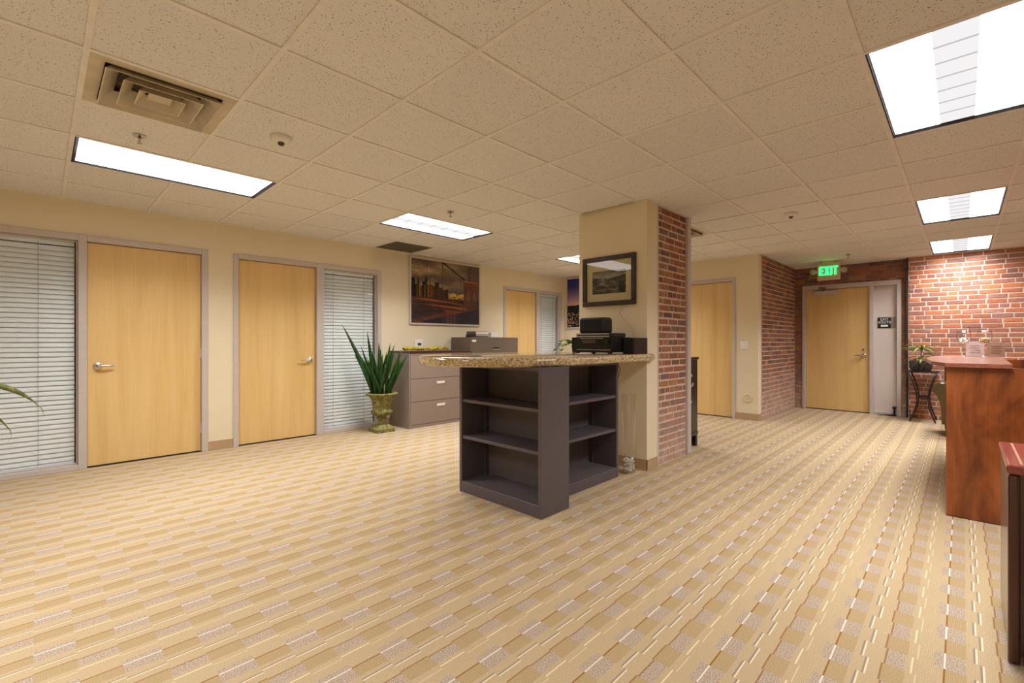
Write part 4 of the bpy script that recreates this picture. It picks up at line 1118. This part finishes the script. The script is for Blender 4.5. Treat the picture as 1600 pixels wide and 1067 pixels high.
def card(x, y, w, h, mat, label, rz):
    t = thing('message_card', (x, y, DT), label, 'card')
    a = math.cos(rz); c = math.sin(rz)
    def P(u, o, v): return (x+o*a-u*c*0+u*c, y-u*a+o*c, DT+v)
    q = lambda u0, u1, o0, o1, v0, v1: MB().add([P(u, o, v) for v in (v0, v1) for u, o in ((u0, o0), (u1, o0), (u1, o1), (u0, o1))], [(0,3,2,1),(4,5,6,7),(0,1,5,4),(1,2,6,5),(2,3,7,6),(3,0,4,7)])
    q(-w/2, w/2, 0, .005, .004, h).build('card', mat, t)
    q(-w/2, w/2, -.03, .04, 0, .005).build('stand', 'acrylic', t)
    rp = random.Random(int(w*1000)+int(x*50)); b = MB()
    for r in range(4):
        vv = h*(.72-.15*r); n = 14; L = w*rp.uniform(.5, .8); o = -L/2+rp.uniform(-.006, .006)
        b.tube([P(o+L*k/n, -.001, vv+(.004 if k % 2 else -.003)*rp.uniform(.4, 1.2)) for k in range(n+1)], .0009, 4)
    b.build('script', 'ink', t)
card(6.26, -.085, .125, .145, 'card', 'pale handwritten card on the reception desk behind the goblets', 0)
card(6.22, -.222, .115, .135, 'card_tan', 'tan handwritten card at the inner edge of the reception desk', 0)

# ------------------------------------------------------------------ mahogany file credenza
t = thing('file_credenza', (2.75, -.8, 0), 'dark mahogany file credenza with a glossy inlaid top', 'cabinet')
mx0, mx1, my0, my1, mz = 2.47, 3.02, -1.55, -.118, .725
boxes([(mx0+.02, mx1, my0+.012, my1-.004, .03, mz-.035)]).build('body', 'mahog', t, bevel=.002, seg=1)
boxes([(mx0, mx1+.01, my0, my1+.004, mz-.035, mz)]).build('top', 'mahog_top', t, bevel=.010, seg=3)
boxes([(mx0+.03, mx1-.02, my1-.040, my1-.033, mz-.001, mz+.0012)]).build('inlay_line', 'edge_wood', t)
boxes([(mx0, mx0+.035, my1-.032, my1, 0, mz-.035)]).build('corner_post', 'mahog', t, bevel=.010, seg=3)
boxes([(mx0, mx0+.035, my0, my0+.032, 0, mz-.035)]).build('corner_post', 'mahog', t, bevel=.010, seg=3)
boxes([(mx0+.02, mx0+.04, my0+.04, my1-.04, .0, .05)]).build('plinth_rail', 'mahog', t)
for z0, z1 in ((.055, .355), (.367, .670)):
    d = boxes([(mx0+.006, mx0+.022, my0+.05, my1-.046, z0, z1)]).build('drawer', 'mahog', t, bevel=.004)
    MB().tube([(mx0+.006, -.78, (z0+z1)/2), (mx0-.014, -.78, (z0+z1)/2), (mx0-.014, -.90, (z0+z1)/2), (mx0+.006, -.90, (z0+z1)/2)], .005, 8).build('pull', 'chrome', d)

# ------------------------------------------------------------------ plant stand, planter, plant
sx, sy = 9.10, .415
t = thing('iron_table', (sx, sy, 0), 'small half round iron table with crossed bowed legs by the brick wall', 'table')
pts = [(sx+.24, sy-.17), (sx+.24, sy+.17)]
for k in range(0, 13):
    a = math.pi/2+math.pi*k/12; pts.append((sx+.0+.24*math.cos(a), sy+.175*math.sin(a)))
MB().prism(pts, .725, .742).build('top', 'iron', t, bevel=.003)
for x in (sx-.20, sx+.20):
    for s in (-1, 1):
        y = lambda o: sy+s*o
        MB().tube([(x, y(.150), .725), (x, y(.115), .62), (x, y(.075), .48), (x, y(.060), .36), (x, y(.068), .24), (x, y(.100), .12), (x, y(.140), .0+.012)], [.011, .010, .010, .010, .010, .010, .011], 8).build('leg', 'iron', t, smooth=True)
boxes([(sx-.21, sx+.21, sy-.062, sy+.062, .352, .366)]).build('lower_ring', 'iron', t)
t = thing('trough_planter', (sx-.05, .425, .742), 'dark ribbed stone planter with a pale green leafy plant on the iron table', 'plant')
rings = []
for z, a, b_ in ((0, .105, .075), (.06, .125, .09), (.155, .128, .095)):
    rings.append([(sx-.10+xx*b_, .435+yy*a, .742+z) for xx, yy in ((-1, -1), (1, -1), (1, 1), (-1, 1))])
MB().loft(rings).build('planter', 'stone', t, bevel=.01)
for k in range(3):
    y = .36+.05*k
    MB().tube([(sx-.10-.10, y, .90), (sx-.10-.10, y+.03, .83), (sx-.10-.085, y+.05, .76)], .011, 6).build('rib', 'stone', t, smooth=True)
pc = Vector((sx-.10, .43, .89))
MB().tube([pc, pc+Vector((0, .005, .12)), pc+Vector((0, 0, .22))], .009, 8).build('stem', 'leaf_dry', t, smooth=True)
rp = random.Random(9)
W2 = [.014, .030, .042, .046, .040, .028, .014, .001]
for k in range(22):
    a = k*2.4; L = rp.uniform(.16, .27); el = rp.uniform(.02, .16); c, s = math.cos(a), math.sin(a)
    z0 = .18 if k < 15 else .05
    b0 = pc+Vector((0, 0, z0)); tip = b0+Vector((c*L*.75, s*L*1.05, rp.uniform(-.10, .06)))
    tip.x = min(tip.x, WR-.03); tip.z = max(tip.z, .78)
    midp = b0.lerp(tip, .5)+Vector((0, 0, el))
    blade(curve(b0, midp, tip, 7), W2, 'leaf', 'leaf_lt', t, .3)

# ------------------------------------------------------------------ leather armchair behind the desk
t = thing('armchair', (8.05, -.12, 0), 'olive brown leather armchair with rolled arms behind the reception desk', 'chair')
ax0, ax1, ay0, ay1 = 7.70, 8.40, -.52, .27
boxes([(ax0+.03, ax1, ay0+.14, ay1-.14, .16, .33)]).build('seat_base', 'leather', t, bevel=.02, seg=3)
boxes([(ax0, ax1-.12, ay0+.15, ay1-.15, .33, .45)]).build('seat', 'leather', t, bevel=.04, seg=4)
boxes([(ax1-.16, ax1, ay0+.10, ay1-.10, .30, .92)]).build('backrest', 'leather', t, bevel=.05, seg=4)
for s, y in ((1, ay1), (-1, ay0)):
    yc = y-s*.085
    prof = []
    for k in range(15):
        a = -.9+k*(math.pi*1.15)/14
        prof.append((yc+s*.085*math.cos(a), .585+.085*math.sin(a)))
    prof = [(yc+s*.0, .16), (yc+s*.005, .36), (yc+s*.03, .47)]+prof+[(yc-s*.06, .50), (yc-s*.055, .16)]
    rings = [[(x, p, z) for p, z in prof] for x in (ax0+.02, ax0+.03, ax1-.05)]
    rings[0] = [(ax0+.02, yc+(p-yc)*.92, .4+(z-.4)*.97) for p, z in prof]
    MB().loft(rings).build('arm', 'leather', t, smooth='auto')
for x in (ax0+.07, ax1-.07):
    for y in (ay0+.14, ay1-.14): MB().lathe([(.016, 0), (.026, .12), (.03, .165)], (x, y, 0), 12).build('leg', 'iron', t, smooth='auto')

# ------------------------------------------------------------------ door stop by the sidelight
t = thing('floor_door_stop', PE.p(.76, .06, 0), 'black floor door stop at the foot of the frosted sidelight', 'door stop')
boxes([PE.b(.745, .79, .03, .08, 0, .03)]).build('base', 'black', t, bevel=.004)
MB().tube([PE.p(.765, .055, .02), PE.p(.765, .055, .10), PE.p(.775, .055, .125)], .016, 10).build('post', 'black', t, smooth=True)
MB().blob(PE.p(.768, .055, .135), (.03, .03, .022), 2).build('bumper', 'black', t, smooth=True)
MB().add([PE.p(.79, .03, 0), PE.p(.98, .04, 0), PE.p(.98, .07, 0), PE.p(.79, .085, 0), PE.p(.79, .03, .024), PE.p(.98, .04, .005), PE.p(.98, .07, .005), PE.p(.79, .085, .024)],
         [(0,3,2,1),(4,5,6,7),(0,1,5,4),(1,2,6,5),(2,3,7,6),(3,0,4,7)]).build('wedge', 'black', t)

for o in D.objects:
    if '_org' in o: del o['_org']
